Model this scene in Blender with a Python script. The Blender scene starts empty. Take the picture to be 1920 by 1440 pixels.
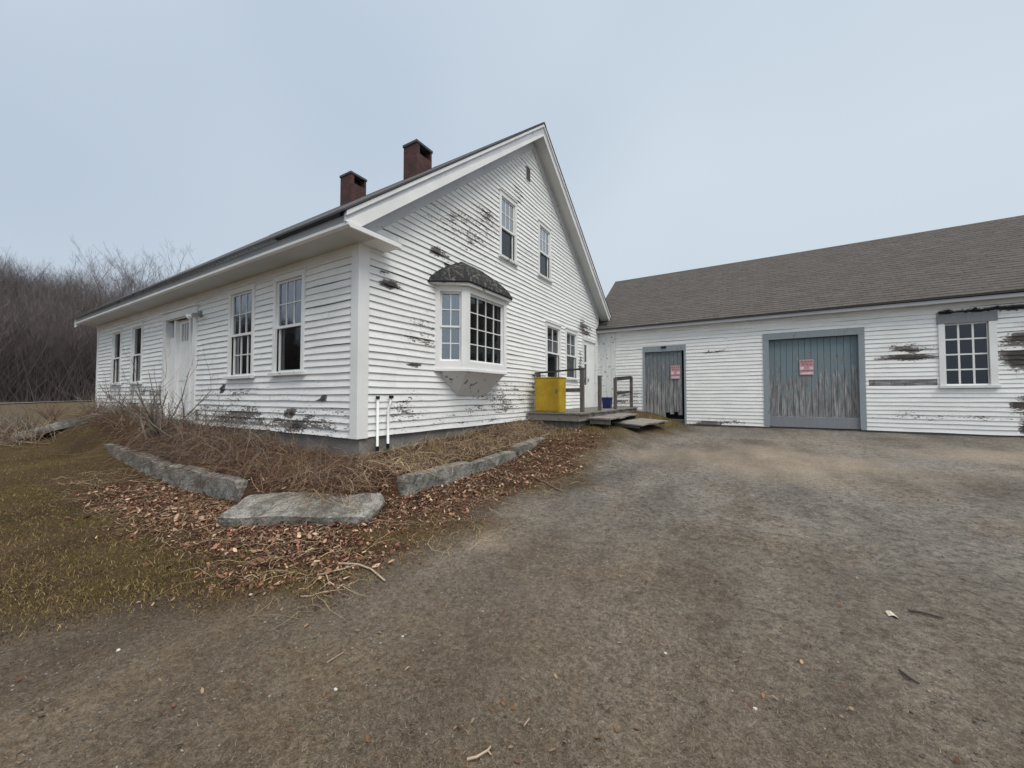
import bpy, math, random
import numpy as np
from mathutils import Vector
random.seed(7); RNG = np.random.default_rng(7)
sc = bpy.context.scene
COL = sc.collection
R = math.radians

# ------------------------------------------------------------------ camera
YAW, PITCH = R(31.3), R(1.75)
CAM = Vector((4.83, -3.62, 0.60))
cd = bpy.data.cameras.new("camera"); cam = bpy.data.objects.new("camera", cd); COL.objects.link(cam)
cd.sensor_width = 36.0; cd.lens = 36.0*721/1920; cd.clip_end = 3000; cd.clip_start = 0.05
cam.location = CAM; cam.rotation_euler = (R(90)+PITCH, 0, YAW)
sc.camera = cam

# ------------------------------------------------------------------ sky, sun, exposure
SUN_EL, SUN_AZ = R(52), R(118)       # azimuth: clockwise from +Y
w = bpy.data.worlds.new("World"); sc.world = w; w.use_nodes = True
nt = w.node_tree; nt.nodes.clear()
def wn(t, **k):
    n = nt.nodes.new(t)
    for a, b in k.items(): setattr(n, a, b)
    return n
out = wn('ShaderNodeOutputWorld'); bg = wn('ShaderNodeBackground'); bg.inputs['Strength'].default_value = 0.1
sky = wn('ShaderNodeTexSky', sky_type='NISHITA', sun_disc=False, sun_elevation=SUN_EL, sun_rotation=SUN_AZ)
sky.air_density = 1.2; sky.dust_density = 3.0
tc = wn('ShaderNodeTexCoord')
mp = wn('ShaderNodeMapping'); mp.inputs['Scale'].default_value = (1.0, 1.0, 1.3)
nz = wn('ShaderNodeTexNoise'); nz.inputs['Scale'].default_value = 1.1; nz.inputs['Detail'].default_value = 2.5; nz.inputs['Roughness'].default_value = .4
cr = wn('ShaderNodeValToRGB')
cr.color_ramp.elements[0].position = .30; cr.color_ramp.elements[0].color = (4.6, 5.4, 6.45, 1)
cr.color_ramp.elements[1].position = .66; cr.color_ramp.elements[1].color = (5.9, 6.7, 7.4, 1)
sx = wn('ShaderNodeSeparateXYZ')
mr = wn('ShaderNodeMapRange'); mr.inputs['From Min'].default_value = .0; mr.inputs['From Max'].default_value = .95
mr.inputs['To Min'].default_value = 1.0; mr.inputs['To Max'].default_value = 1.0
er = wn('ShaderNodeValToRGB')   # overcast dome: brighter towards the zenith
er.color_ramp.elements[0].position = 0.0; er.color_ramp.elements[0].color = (.82, .82, .82, 1)
er.color_ramp.elements[1].position = 1.0; er.color_ramp.elements[1].color = (7.2, 5.8, 4.6, 1)
e2 = er.color_ramp.elements.new(.22); e2.color = (.94, .94, .94, 1)
e3 = er.color_ramp.elements.new(.76); e3.color = (1.04, 1.04, 1.03, 1)
mul = wn('ShaderNodeMixRGB', blend_type='MULTIPLY'); mul.inputs[0].default_value = 1
mx = wn('ShaderNodeMixRGB'); mx.inputs[0].default_value = .93
L = nt.links.new
L(tc.outputs['Generated'], mp.inputs['Vector']); L(mp.outputs[0], nz.inputs['Vector']); L(nz.outputs['Fac'], cr.inputs[0])
L(tc.outputs['Generated'], sx.inputs[0]); L(sx.outputs['Z'], er.inputs[0])
L(cr.outputs[0], mul.inputs[1]); L(er.outputs[0], mul.inputs[2])
L(sky.outputs[0], mx.inputs[1]); L(mul.outputs[0], mx.inputs[2]); L(mx.outputs[0], bg.inputs[0]); L(bg.outputs[0], out.inputs[0])
sd = bpy.data.lights.new("sun", 'SUN'); sd.energy = 1.5; sd.angle = R(28); sd.color = (1.0, .95, .87)
so = bpy.data.objects.new("sun", sd); COL.objects.link(so)
dirv = Vector((math.sin(SUN_AZ)*math.cos(SUN_EL), math.cos(SUN_AZ)*math.cos(SUN_EL), math.sin(SUN_EL)))
so.rotation_euler = (-dirv).to_track_quat('-Z', 'Y').to_euler(); so.location = dirv*50
sc.view_settings.view_transform = 'Standard'; sc.view_settings.look = 'None'
sc.view_settings.exposure = 0.2; sc.view_settings.gamma = 1
sc.cycles.max_bounces = 6; sc.cycles.transparent_max_bounces = 12; sc.cycles.glossy_bounces = 3

# ------------------------------------------------------------------ helpers
class MB:
    """collects faces and links them as one mesh object"""
    def __init__(s): s.v = []; s.f = []; s.m = []; s.uv = []; s.att = {}
    def quad(s, pts, mi=0, uv=None):
        n = len(s.v); s.v += [tuple(p) for p in pts]; s.f.append(tuple(range(n, n+len(pts)))); s.m.append(mi)
        s.uv += list(uv) if uv else [(0, 0)]*len(pts)
    def box(s, a, b, mi=0, top=None):
        x0, y0, z0 = a; x1, y1, z1 = b
        if x0 > x1: x0, x1 = x1, x0
        if y0 > y1: y0, y1 = y1, y0
        if z0 > z1: z0, z1 = z1, z0
        s.hexa([(x0,y0,z0),(x1,y0,z0),(x1,y1,z0),(x0,y1,z0),(x0,y0,z1),(x1,y0,z1),(x1,y1,z1),(x0,y1,z1)], mi)
    def hexa(s, c, mi=0):
        n = len(s.v); s.v += [tuple(p) for p in c]
        for f in ((0,3,2,1),(4,5,6,7),(0,1,5,4),(1,2,6,5),(2,3,7,6),(3,0,4,7)):
            s.f.append(tuple(n+i for i in f)); s.m.append(mi)
            for i in f:
                p = c[i]; s.uv.append((p[0]+p[1], p[2]))
    def prism(s, poly, x0, x1, mi=0, axis='x'):
        """poly in (y,z) extruded along x (axis x) or poly (x,z) along y"""
        n = len(s.v); k = len(poly)
        for x in (x0, x1):
            for p in poly: s.v.append((x, p[0], p[1]) if axis == 'x' else (p[0], x, p[1]))
        def add(idx):
            s.f.append(tuple(n+i for i in idx)); s.m.append(mi)
            for i in idx:
                q = s.v[n+i]; s.uv.append((q[0]+q[1], q[2]))
        add(list(range(k))[::-1]); add(list(range(k, 2*k)))
        for i in range(k): add([i, (i+1) % k, k+(i+1) % k, k+i])
    def tube(s, pts, rad, n=6, mi=0, cap=True):
        pts = [Vector(p) for p in pts]; rings = []
        if not hasattr(rad, '__len__'): rad = [rad]*len(pts)
        up = Vector((0.31, 0.23, 0.92))
        for i, p in enumerate(pts):
            d = (pts[min(i+1, len(pts)-1)]-pts[max(i-1, 0)]).normalized()
            a = d.cross(up)
            if a.length < 1e-3: a = d.cross(Vector((1, 0, 0)))
            a.normalize(); b = d.cross(a); st = len(s.v)
            for k in range(n):
                t = 2*math.pi*k/n; q = p+(a*math.cos(t)+b*math.sin(t))*rad[i]
                s.v.append(tuple(q))
            rings.append(st)
        for i in range(len(rings)-1):
            for k in range(n):
                s.f.append((rings[i]+k, rings[i]+(k+1) % n, rings[i+1]+(k+1) % n, rings[i+1]+k)); s.m.append(mi); s.uv += [(k/n, i), ((k+1)/n, i), ((k+1)/n, i+1), (k/n, i+1)]
        if cap:
            for st in (rings[0], rings[-1]):
                s.f.append(tuple(st+k for k in range(n))); s.m.append(mi); s.uv += [(0, 0)]*n
    def build(s, name, mats, parent=None, smooth=False, bevel=0, wear=None):
        me = bpy.data.meshes.new(name); me.from_pydata(s.v, [], s.f)
        if not isinstance(mats, (list, tuple)): mats = [mats]
        for m in mats: me.materials.append(m)
        me.polygons.foreach_set('material_index', s.m)
        ul = me.uv_layers.new(name='UVMap'); ul.data.foreach_set('uv', np.array(s.uv, dtype=np.float32).ravel())
        if wear is not None:
            a = me.attributes.new('wear', 'FLOAT', 'POINT'); a.data.foreach_set('value', np.array(wear, dtype=np.float32))
        if smooth: me.polygons.foreach_set('use_smooth', [True]*len(s.f))
        me.update()
        o = bpy.data.objects.new(name, me); COL.objects.link(o)
        if parent is not None:
            o.parent = parent
            if parent.type == 'EMPTY': o.location = -parent.location if parent.rotation_euler.z == 0 else (0, 0, 0)
        if bevel:
            md = o.modifiers.new('bevel', 'BEVEL'); md.width = bevel; md.segments = 2; md.limit_method = 'ANGLE'
        return o

def tag(o, label=None, cat=None, group=None, kind=None):
    for k, v in (('label', label), ('category', cat), ('group', group), ('kind', kind)):
        if v: o[k] = v
    return o
def empty(name, loc, label, cat, group=None):
    o = bpy.data.objects.new(name, None); COL.objects.link(o); o.location = loc; o.empty_display_size = .2
    return tag(o, label, cat, group)
def npmesh(name, V, F, mat, cols=None, parent=None, smooth=False):
    """V (n,3) F (m,k) numpy -> one object; cols (m,3) = base colour of each face"""
    me = bpy.data.meshes.new(name); k = F.shape[1]; m = len(F)
    me.vertices.add(len(V)); me.vertices.foreach_set('co', V.astype(np.float32).ravel())
    me.loops.add(m*k); me.loops.foreach_set('vertex_index', F.astype(np.int32).ravel())
    me.polygons.add(m); me.polygons.foreach_set('loop_start', np.arange(m, dtype=np.int32)*k)
    if smooth: me.polygons.foreach_set('use_smooth', np.ones(m, dtype=bool))
    if cols is not None:
        a = me.attributes.new('tint', 'FLOAT_COLOR', 'FACE')
        c = np.ones((m, 4), np.float32); c[:, :3] = cols; a.data.foreach_set('color', c.ravel())
    me.update(calc_edges=True); me.validate()
    me.materials.append(mat)
    o = bpy.data.objects.new(name, me); COL.objects.link(o)
    if parent is not None: o.parent = parent
    return o

# ------------------------------------------------------------------ materials
class Mat:
    def __init__(s, name, rough=.8, spec=.3):
        s.m = bpy.data.materials.new(name); s.m.use_nodes = True; s.nt = s.m.node_tree
        s.b = s.nt.nodes['Principled BSDF']; s.b.inputs['Roughness'].default_value = rough
        s.b.inputs['Specular IOR Level'].default_value = spec
    def n(s, t, ins=None, **k):
        n = s.nt.nodes.new(t)
        for a, b in k.items(): setattr(n, a, b)
        for a, b in (ins or {}).items():
            if hasattr(b, 'links') or isinstance(b, bpy.types.NodeSocket): s.nt.links.new(b, n.inputs[a])
            else: n.inputs[a].default_value = b
        return n
    def l(s, a, b): s.nt.links.new(a, b)
    def co(s, scale=(1, 1, 1), src='Object', loc=(0, 0, 0)):
        t = s.n('ShaderNodeTexCoord'); return s.n('ShaderNodeMapping', {'Vector': t.outputs[src], 'Scale': scale, 'Location': loc}).outputs[0]
    def noise(s, vec, scale, detail=3, rough=.5): return s.n('ShaderNodeTexNoise', {'Vector': vec, 'Scale': scale, 'Detail': detail, 'Roughness': rough}).outputs['Fac']
    def ramp(s, fac, stops):
        r = s.n('ShaderNodeValToRGB', {'Fac': fac}); e = r.color_ramp.elements
        while len(e) < len(stops): e.new(.5)
        for i, (p, c) in enumerate(stops):
            e[i].position = p; e[i].color = (c, c, c, 1) if isinstance(c, (int, float)) else (*c, 1)
        return r.outputs[0]
    def mix(s, f, a, b, bt='MIX'):
        n = s.n('ShaderNodeMixRGB', blend_type=bt)
        for i, x in enumerate((f, a, b)):
            if isinstance(x, bpy.types.NodeSocket): s.l(x, n.inputs[i])
            elif i == 0: n.inputs[0].default_value = x
            else: n.inputs[i].default_value = (*x, 1) if hasattr(x, '__len__') else (x, x, x, 1)
        return n.outputs[0]
    def math(s, op, a, b=0.0):
        n = s.n('ShaderNodeMath', operation=op)
        for i, x in enumerate((a, b)):
            if isinstance(x, bpy.types.NodeSocket): s.l(x, n.inputs[i])
            else: n.inputs[i].default_value = x
        return n.outputs[0]
    def color(s, c):
        if isinstance(c, bpy.types.NodeSocket): s.l(c, s.b.inputs['Base Color'])
        else: s.b.inputs['Base Color'].default_value = (*c, 1)
        return s
    def bump(s, h, strength=.3, dist=.01):
        b = s.n('ShaderNodeBump', {'Height': h, 'Strength': strength, 'Distance': dist}); s.l(b.outputs[0], s.b.inputs['Normal']); return s

def simple(name, c, rough=.8, var=.25, scale=6, spec=.3, stretch=(1, 1, 1), bump=.2):
    m = Mat(name, rough, spec); v = m.co(stretch); n = m.noise(v, scale, 5, .6); n2 = m.noise(v, scale*9, 3, .6)
    t = m.math('ADD', m.math('MULTIPLY', n, .6), m.math('MULTIPLY', n2, .4))
    lo = tuple(x*(1-var) for x in c); hi = tuple(min(1, x*(1+var)) for x in c)
    m.color(m.ramp(t, [(.3, lo), (.7, hi)])).bump(n2, bump, .004)
    return m.m

def painted_siding():
    m = Mat('peeling white clapboard paint', .6, .3)
    uv = m.n('ShaderNodeTexCoord').outputs['UV']
    def mapped(sx, sy): return m.n('ShaderNodeMapping', {'Vector': uv, 'Scale': (sx, sy, 1)}).outputs[0]
    wear = m.n('ShaderNodeAttribute', attribute_name='wear').outputs['Fac']
    a = m.noise(mapped(3.0, 12), 1.4, 4, .6); b = m.noise(mapped(7, 17), 2.2, 5, .68)
    n = m.math('ADD', m.math('MULTIPLY', a, .38), m.math('MULTIPLY', b, .62))
    thr = m.math('SUBTRACT', .80, m.math('MULTIPLY', wear, .38))
    t = m.math('MULTIPLY', m.math('SUBTRACT', n, thr), 70)
    mask = m.n('ShaderNodeClamp', {'Value': t}).outputs[0]
    grime = m.noise(mapped(.5, .9), 2.2, 4, .6)
    white = m.ramp(grime, [(.25, (.74, .75, .745)), (.6, (.87, .875, .865))])
    gm = m.math('MULTIPLY', m.ramp(m.noise(mapped(4, 9), 2, 6, .75), [(.40, 0.0), (.62, 1.0)]), m.ramp(wear, [(.28, 0.0), (.75, .34)]))
    white = m.mix(gm, white, (.40, .37, .355))
    streak = m.noise(mapped(9, .7), 2, 3, .5)
    white = m.mix(m.ramp(streak, [(.5, 0.0), (.8, .16)]), white, (.58, .57, .55))
    wood = m.ramp(m.noise(mapped(5, 60), 1.5, 3, .6), [(.3, (.05, .043, .04)), (.55, (.15, .135, .127)), (.8, (.28, .26, .245))])
    rot = m.ramp(m.noise(mapped(4, 50), 1.5, 3, .6), [(.35, (.012, .010, .009)), (.75, (.12, .105, .095))])
    wood = m.mix(m.n('ShaderNodeClamp', {'Value': m.math('MULTIPLY', m.math('SUBTRACT', wear, 1.15), 6)}).outputs[0], wood, rot)  # near-black at highest wear paints the dark of holes besides rotten wood
    m.color(m.mix(mask, white, wood)).bump(m.math('SUBTRACT', b, mask), .35, .004)
    return m.m
def white_trim(name='weathered white trim paint', c=(.80, .81, .81), chips=.74):
    m = Mat(name, .5, .35); v = m.co(); n = m.noise(v, 7, 5, .65); g = m.noise(v, 1.3, 3, .5)
    base = m.ramp(g, [(.3, tuple(x*.86 for x in c)), (.7, c)])
    mask = m.ramp(n, [(chips, 0.0), (chips+.03, 1.0)])
    m.color(m.mix(mask, base, (.20, .185, .17))).bump(n, .15, .003); return m.m
def shingles(name, c0, c1, sx=1.0, moss=0):
    m = Mat(name, .92, .15); uv = m.n('ShaderNodeTexCoord').outputs['UV']
    v = m.n('ShaderNodeMapping', {'Vector': uv, 'Scale': (sx, sx, 1)}).outputs[0]
    br = m.n('ShaderNodeTexBrick', {'Vector': v, 'Scale': 1.0, 'Mortar Size': .006, 'Brick Width': .32, 'Row Height': .14, 'Color1': (*c0, 1), 'Color2': (*c1, 1), 'Mortar': tuple(x*.35 for x in c0)+(1,), 'Bias': 0.0})
    g = m.noise(v, 1.1, 5, .65); g2 = m.noise(v, 60, 2, .6); gs = m.noise(m.n('ShaderNodeMapping', {'Vector': v, 'Scale': (.7, 6, 1)}).outputs[0], 2.2, 4, .6)
    col = m.mix(m.ramp(g, [(.35, 0.0), (.75, .55)]), br.outputs['Color'], tuple(x*1.45 for x in c1))
    col = m.mix(m.ramp(gs, [(.4, 0.0), (.7, .6)]), col, tuple(x*.62 for x in c0))
    col = m.mix(m.ramp(g2, [(.3, 0.0), (.9, .4)]), col, tuple(x*1.6 for x in c1))
    if moss: col = m.mix(m.ramp(m.noise(v, 6, 5, .7), [(.52, 0.0), (.60, .7)]), col, (.19, .185, .17))
    m.color(col).bump(br.outputs['Fac'], -.5, .01); return m.m
def brick_mat():
    m = Mat('dark red chimney brick', .9, .2); uv = m.n('ShaderNodeTexCoord').outputs['UV']
    br = m.n('ShaderNodeTexBrick', {'Vector': uv, 'Scale': 1.0, 'Mortar Size': .007, 'Brick Width': .2, 'Row Height': .07, 'Color1': (.125, .050, .044, 1), 'Color2': (.06, .034, .034, 1), 'Mortar': (.10, .075, .07, 1)})
    n = m.noise(m.co(), 3, 5, .6)
    m.color(m.mix(m.ramp(n, [(.4, 0.0), (.7, .6)]), br.outputs['Color'], (.05, .04, .042))).bump(br.outputs['Fac'], -.4, .006); return m.m
def plank_mat(name, paint, chipsbias=.5, along=(14, 14, 1.2), top=True):
    """old painted vertical planks: blue-grey paint flaking off grey wood, more so lower down"""
    m = Mat(name, .75, .25); v = m.co(); sep = m.n('ShaderNodeSeparateXYZ', {'Vector': v})
    st = m.n('ShaderNodeMapping', {'Vector': v, 'Scale': along}).outputs[0]
    grain = m.noise(st, 1.6, 5, .65); pat = m.noise(m.n('ShaderNodeMapping', {'Vector': v, 'Scale': (6, 6, 1.6)}).outputs[0], 1.6, 6, .7)
    wood = m.ramp(grain, [(.30, (.07, .068, .07)), (.5, (.21, .21, .213)), (.70, (.42, .42, .425))])
    low = m.math('MULTIPLY', m.math('SUBTRACT', 1.6, sep.outputs[2]), .16) if top else 0.0
    t = m.math('ADD', pat, low)
    mask = m.ramp(t, [(chipsbias, 0.0), (chipsbias+.06, 1.0)])
    m.color(m.mix(mask, m.mix(m.ramp(grain, [(.3, 0.0), (.8, .5)]), paint, tuple(x*.7 for x in paint)), wood)).bump(grain, .4, .004); return m.m
def granite():
    m = Mat('weathered granite', .85, .25); v = m.co()
    f = m.noise(v, 70, 3, .7); g = m.noise(v, 5, 6, .65); l = m.noise(v, 14, 5, .7); pit = m.noise(v, 26, 4, .8)
    c = m.ramp(f, [(.3, (.17, .165, .15)), (.5, (.32, .31, .285)), (.7, (.46, .445, .41))])
    c = m.mix(m.ramp(g, [(.42, 0.0), (.62, .85)]), c, (.10, .10, .085))
    c = m.mix(m.ramp(l, [(.56, 0.0), (.66, .7)]), c, (.33, .345, .30))
    c = m.mix(m.ramp(pit, [(.36, .8), (.47, 0.0)]), c, (.06, .058, .052)); c = m.mix(m.ramp(pit, [(.56, 0.0), (.68, .6)]), c, (.50, .49, .46))
    m.color(c).bump(m.math('ADD', m.math('ADD', g, pit), m.math('MULTIPLY', l, .5)), .9, .03); return m.m
def glass(name, tint=(.75, .8, .82), refl=.16, rough=.02):
    m = bpy.data.materials.new(name); m.use_nodes = True; t = m.node_tree; t.nodes.clear()
    o = t.nodes.new('ShaderNodeOutputMaterial'); mx = t.nodes.new('ShaderNodeMixShader'); tr = t.nodes.new('ShaderNodeBsdfTransparent'); gl = t.nodes.new('ShaderNodeBsdfGlossy')
    lw = t.nodes.new('ShaderNodeFresnel'); lw.inputs[0].default_value = 1.5
    ad = t.nodes.new('ShaderNodeMath'); ad.operation = 'ADD'; ad.inputs[1].default_value = refl
    tx = t.nodes.new('ShaderNodeTexCoord'); nz = t.nodes.new('ShaderNodeTexNoise'); nz.inputs['Scale'].default_value = 2.5
    bp = t.nodes.new('ShaderNodeBump'); bp.inputs['Strength'].default_value = .25; bp.inputs['Distance'].default_value = .02
    t.links.new(tx.outputs['Object'], nz.inputs['Vector']); t.links.new(nz.outputs['Fac'], bp.inputs['Height']); t.links.new(bp.outputs[0], gl.inputs['Normal'])
    tr.inputs[0].default_value = (*tint, 1); gl.inputs[0].default_value = (.95, .97, 1, 1); gl.inputs['Roughness'].default_value = rough
    t.links.new(lw.outputs[0], ad.inputs[0]); t.links.new(ad.outputs[0], mx.inputs[0]); t.links.new(tr.outputs[0], mx.inputs[1]); t.links.new(gl.outputs[0], mx.inputs[2]); t.links.new(mx.outputs[0], o.inputs[0])
    return m
def tint_mat(name, rough=.9, mul=1.0):
    m = Mat(name, rough, .1); a = m.n('ShaderNodeAttribute', attribute_name='tint').outputs['Color']
    m.color(a); return m.m

M = {}
M['siding'] = painted_siding()
M['trim'] = white_trim(c=(.85, .855, .85)); M['trim_clean'] = white_trim('clean white vinyl', (.84, .85, .85), .92)
M['trim_old'] = white_trim('flaking white trim paint', (.74, .755, .755), .60)
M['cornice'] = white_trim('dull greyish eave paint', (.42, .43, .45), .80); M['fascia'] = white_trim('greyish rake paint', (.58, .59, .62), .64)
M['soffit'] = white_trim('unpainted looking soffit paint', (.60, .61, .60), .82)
M['roof_house'] = shingles('dark asphalt shingles', (.060, .060, .064), (.085, .085, .09))
M['roof_barn'] = shingles('brown grey asphalt shingles', (.066, .061, .058), (.090, .084, .080))
M['roof_bay'] = shingles('blackened bay shingles', (.022, .022, .024), (.04, .04, .042), 1.5, moss=1)
M['brick'] = brick_mat(); M['shade'] = simple('soot black flue', (.012, .014, .018), .9)
M['cap'] = simple('dark stone chimney cap', (.07, .08, .09))
M['concrete'] = simple('old concrete foundation', (.20, .19, .175), .9, .45, 3, bump=.6)
M['glass'] = glass('old window glass'); M['glass_dim'] = glass('screened window glass', (.36, .44, .52), .02, .05)
M['glass_bright'] = glass('reflecting window glass', (.6, .62, .66), .34, .03)
M['interior'] = simple('room plaster darkened as unlit', (.06, .065, .075)); M['interior_light'] = simple('pale room plaster', (.30, .31, .32))
M['curtain'] = simple('white lace curtain', (.55, .55, .58), .9, .2, 12, stretch=(8, 8, 1)); M['curtain_grey'] = simple('grey curtain', (.20, .22, .25), .9, .35, 5, stretch=(8, 8, .5))
M['door_blue'] = plank_mat('flaking blue grey door paint', (.19, .25, .28), .545)
M['door_grey'] = plank_mat('bare weathered door planks', (.17, .20, .22), .50)
M['frame_blue'] = plank_mat('grey blue frame paint', (.29, .33, .36), .60, top=False)
M['frame_grey'] = plank_mat('bare grey window head', (.24, .25, .27), .62, top=False)
M['bare_wood'] = plank_mat('bare grey wood', (.12, .115, .105), .40, (1.5, 14, 14), top=False)
M['deck_wood'] = simple('weathered deck boards', (.21, .195, .175), .9, .45, 3, stretch=(6, 1, 6), bump=.5)
M['post_wood'] = simple('dark weathered posts', (.115, .105, .095), .9, .5, 4, stretch=(8, 8, 1), bump=.5)
M['rail_wood'] = simple('blackened rail', (.045, .045, .05), .85, .5, 6)
M['yellow'] = simple('worn yellow paint', (.43, .29, .02), .65, .35, 3.5, bump=.3)
M['yellow_dark'] = simple('stained yellow paint', (.40, .26, .022), .65, .4, 3, bump=.3)
M['blue'] = simple('navy blue plastic', (.012, .018, .13), .4, .2, 5, spec=.5)
M['pvc'] = simple('white pvc', (.75, .77, .77), .4, .06, 5, spec=.5); M['black'] = simple('black rubber', (.012, .012, .013), .6)
M['metal'] = simple('grey metal', (.3, .3, .3), .4)
M['red'] = simple('faded red card', (.52, .31, .33), .7, .3, 14); M['redink'] = simple('dark red ink', (.36, .16, .19), .7); M['white_ink'] = simple('faded white card', (.66, .56, .60), .7)
M['granite'] = granite()
M['bark'] = simple('grey brown bark', (.085, .074, .072), .95, .35, 3); M['bark_pale'] = simple('pale birch bark', (.28, .27, .26), .9, .3, 2)  # grey brown bark lightened in place of haze over distant trees
M['twig'] = simple('purplish grey twigs', (.145, .125, .125), .95, .2, 2); M['cane'] = simple('reddish brown canes', (.155, .098, .075), .9, .4, 4)  # twig tone lifted to stand in for haze over the woods
M['shrub'] = simple('grey shrub bark', (.17, .145, .125), .9, .35, 4); M['tint'] = tint_mat('dry plant matter')
M['stick'] = simple('bleached stick', (.36, .28, .21), .9, .25, 9); M['stick_dark'] = simple('dark stick', (.05, .043, .038), .9, .25, 9)

# ------------------------------------------------------------------ the ground's shape
def sstep(a, b, x):
    t = np.clip((np.asarray(x, float)-a)/(b-a), 0, 1); return t*t*(3-2*t)
def vnoise(x, y, s, seed=0):
    """smooth value noise, numpy"""
    x = np.asarray(x, float)/s+seed*17.3+1000; y = np.asarray(y, float)/s+seed*9.1+1000
    xi = np.floor(x).astype(int); yi = np.floor(y).astype(int); fx = x-xi; fy = y-yi
    fx = fx*fx*(3-2*fx); fy = fy*fy*(3-2*fy)
    def h(i, j):
        k = (i*374761393+j*668265263+seed*974711) & 0x7fffffff; k = ((k ^ (k >> 13))*1274126177) & 0x7fffffff
        return ((k ^ (k >> 16)) & 0xffff)/65535.0
    return (h(xi, yi)*(1-fx)+h(xi+1, yi)*fx)*(1-fy)+(h(xi, yi+1)*(1-fx)+h(xi+1, yi+1)*fx)*fy
CURB_X, CURB_Y = .86, -1.02
def height(X, Y):
    X = np.asarray(X, float); Y = np.asarray(Y, float)
    base = -.93+.037*(np.clip(Y, -14, 12)+3.62)
    base = base+.055*np.clip(-3-X, 0, 7)+.0016*np.clip(-13-X, 0, 60)
    base = base+np.where(Y > 12, .01*(Y-12).clip(0, 50), 0)
    # raised bed along the two walls
    yR = np.interp(Y, [-1, 0, 2, 4.5, 6, 8, 11], [-.34, -.30, -.20, -.07, -.06, -.12, -.16])
    cR = np.interp(Y, [-1, 0, 2, 5.5, 8, 11], [-.56, -.50, -.50, -.34, -.26, -.26])
    tR = np.clip(X/CURB_X, 0, 1); bedR = yR*(1-tR)+cR*tR
    yL = np.interp(X, [-14, -9, -4, -1, 0.9], [-.16, -.14, -.16, -.28, -.34])
    cL = np.interp(X, [-14, -9, -5, -1, 0.9], [-.38, -.46, -.52, -.58, -.62])
    tL = np.clip(-Y/-CURB_Y, 0, 1); bedL = yL*(1-tL)+cL*tL
    bed = np.where((Y < 0) & (X < .6), bedL, bedR)
    bed = np.where((X > 0) & (Y < 0), np.minimum(bedL, bedR), bed)
    inR = (1-sstep(CURB_X-.05, CURB_X+.06, X))*sstep(-1.15, -.6, Y+.55*X*0)*(1-sstep(10.9, 11.2, Y))
    inL = sstep(CURB_Y-.06, CURB_Y+.05, Y)*(1-sstep(.5, 1.0, X+0*Y))*(1-sstep(10.9, 11.2, Y))
    ins = np.where(Y > 0, inR, inL*np.where(X > 0, inR, 1)); ins = ins*sstep(-13.5, -11.5, X)
    h = base*(1-ins)+bed*ins
    # open corner between the curb stones falls to the yard
    d = np.hypot(X-.95, Y+1.1); h = h-(1-sstep(.2, 1.1, d))*ins*.12
    # bank beyond the right-hand curb up to the deck steps
    bank = sstep(2.2, 6.0, Y)*(1-sstep(1.7, 3.4, X))*(X > CURB_X-.06)*.42
    h = h+bank*(1-ins)
    h = h+.06*(1-sstep(0, .9, np.abs(X-CURB_X-.2)))*(1-ins)*sstep(-.8, .5, Y)
    h = h+.42*(1-sstep(.35, 1.0, np.hypot((X+8.6)/3.4, (Y+.75)/.95)))*np.where(Y > -.02, 0, 1)
    h = h+.05*(vnoise(X, Y, 1.7, 1)-.5)+.02*(vnoise(X, Y, .45, 2)-.5)+.013*(vnoise(X, Y, .13, 3)-.5)
    return h
def hz(x, y): return float(height(np.array([x]), np.array([y]))[0])

# zones: 0..1 weights over the yard
def grass_edge(X, Y):
    """positive on the lawn side, metres from the edge of the drive"""
    ex = np.interp(Y, [-6, -3.4, -2.6, -2.0, -1.2, -.25, .8, 1.8, 3.5, 6, 8, 9.7, 11], [-3.2, .3, 1.35, 1.95, 2.2, 2.2, 2.15, 2.35, 2.45, 2.6, 3.0, 3.2, 3.1])
    return ex-X+.55*(vnoise(X, Y, .8, 5)-.5)+.35*(vnoise(X, Y, .25, 6)-.5)
def zones(X, Y):
    g = grass_edge(X, Y); lawn = sstep(-.55, .55, g)
    # red-brown leaves gathered against the stones and in the bed
    dS = np.minimum(np.hypot((X-.6)/1.9, (Y+1.35)/.75), np.hypot((X-1.25)/.75, (Y-.3)/1.9))
    dS = np.minimum(dS, np.hypot((X+1.9)/2.2, (Y+1.5)/.6))
    leaf = 1-sstep(.45, 1.35, dS+.6*(vnoise(X, Y, .5, 8)-.5)+.5*(vnoise(X, Y, .16, 18)-.5))
    dS2 = np.hypot((X-1.6)/.7, (Y-3.0)/2.2); leaf = np.maximum(leaf, .75*(1-sstep(.5, 1.2, dS2+.6*(vnoise(X, Y, .4, 9)-.5))))
    inbed = ((X < CURB_X) & (Y > 0)) | ((Y > CURB_Y) & (X < .9))
    leaf = np.where(inbed, .45+.5*vnoise(X, Y, .7, 10), leaf)*sstep(-.35, .05, g)
    sand = (1-sstep(.4, 1.3, np.hypot((X-5.2)/2.4, (Y-5.2)/1.6)+.7*(vnoise(X, Y, 1.1, 11)-.5)))
    sand = np.maximum(sand, .8*(1-sstep(.3, 1.1, np.hypot((X-2.55)/.5, (Y+.45)/.25)+.5*(vnoise(X, Y, .3, 12)-.5))))
    sand = np.maximum(sand, .7*(1-sstep(.4, 1.3, np.hypot((X-9.5)/2.4, (Y-7.2)/.8)+.7*(vnoise(X, Y, 1.1, 13)-.5))))
    return lawn, leaf, .85*sand*(1-lawn)

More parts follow.
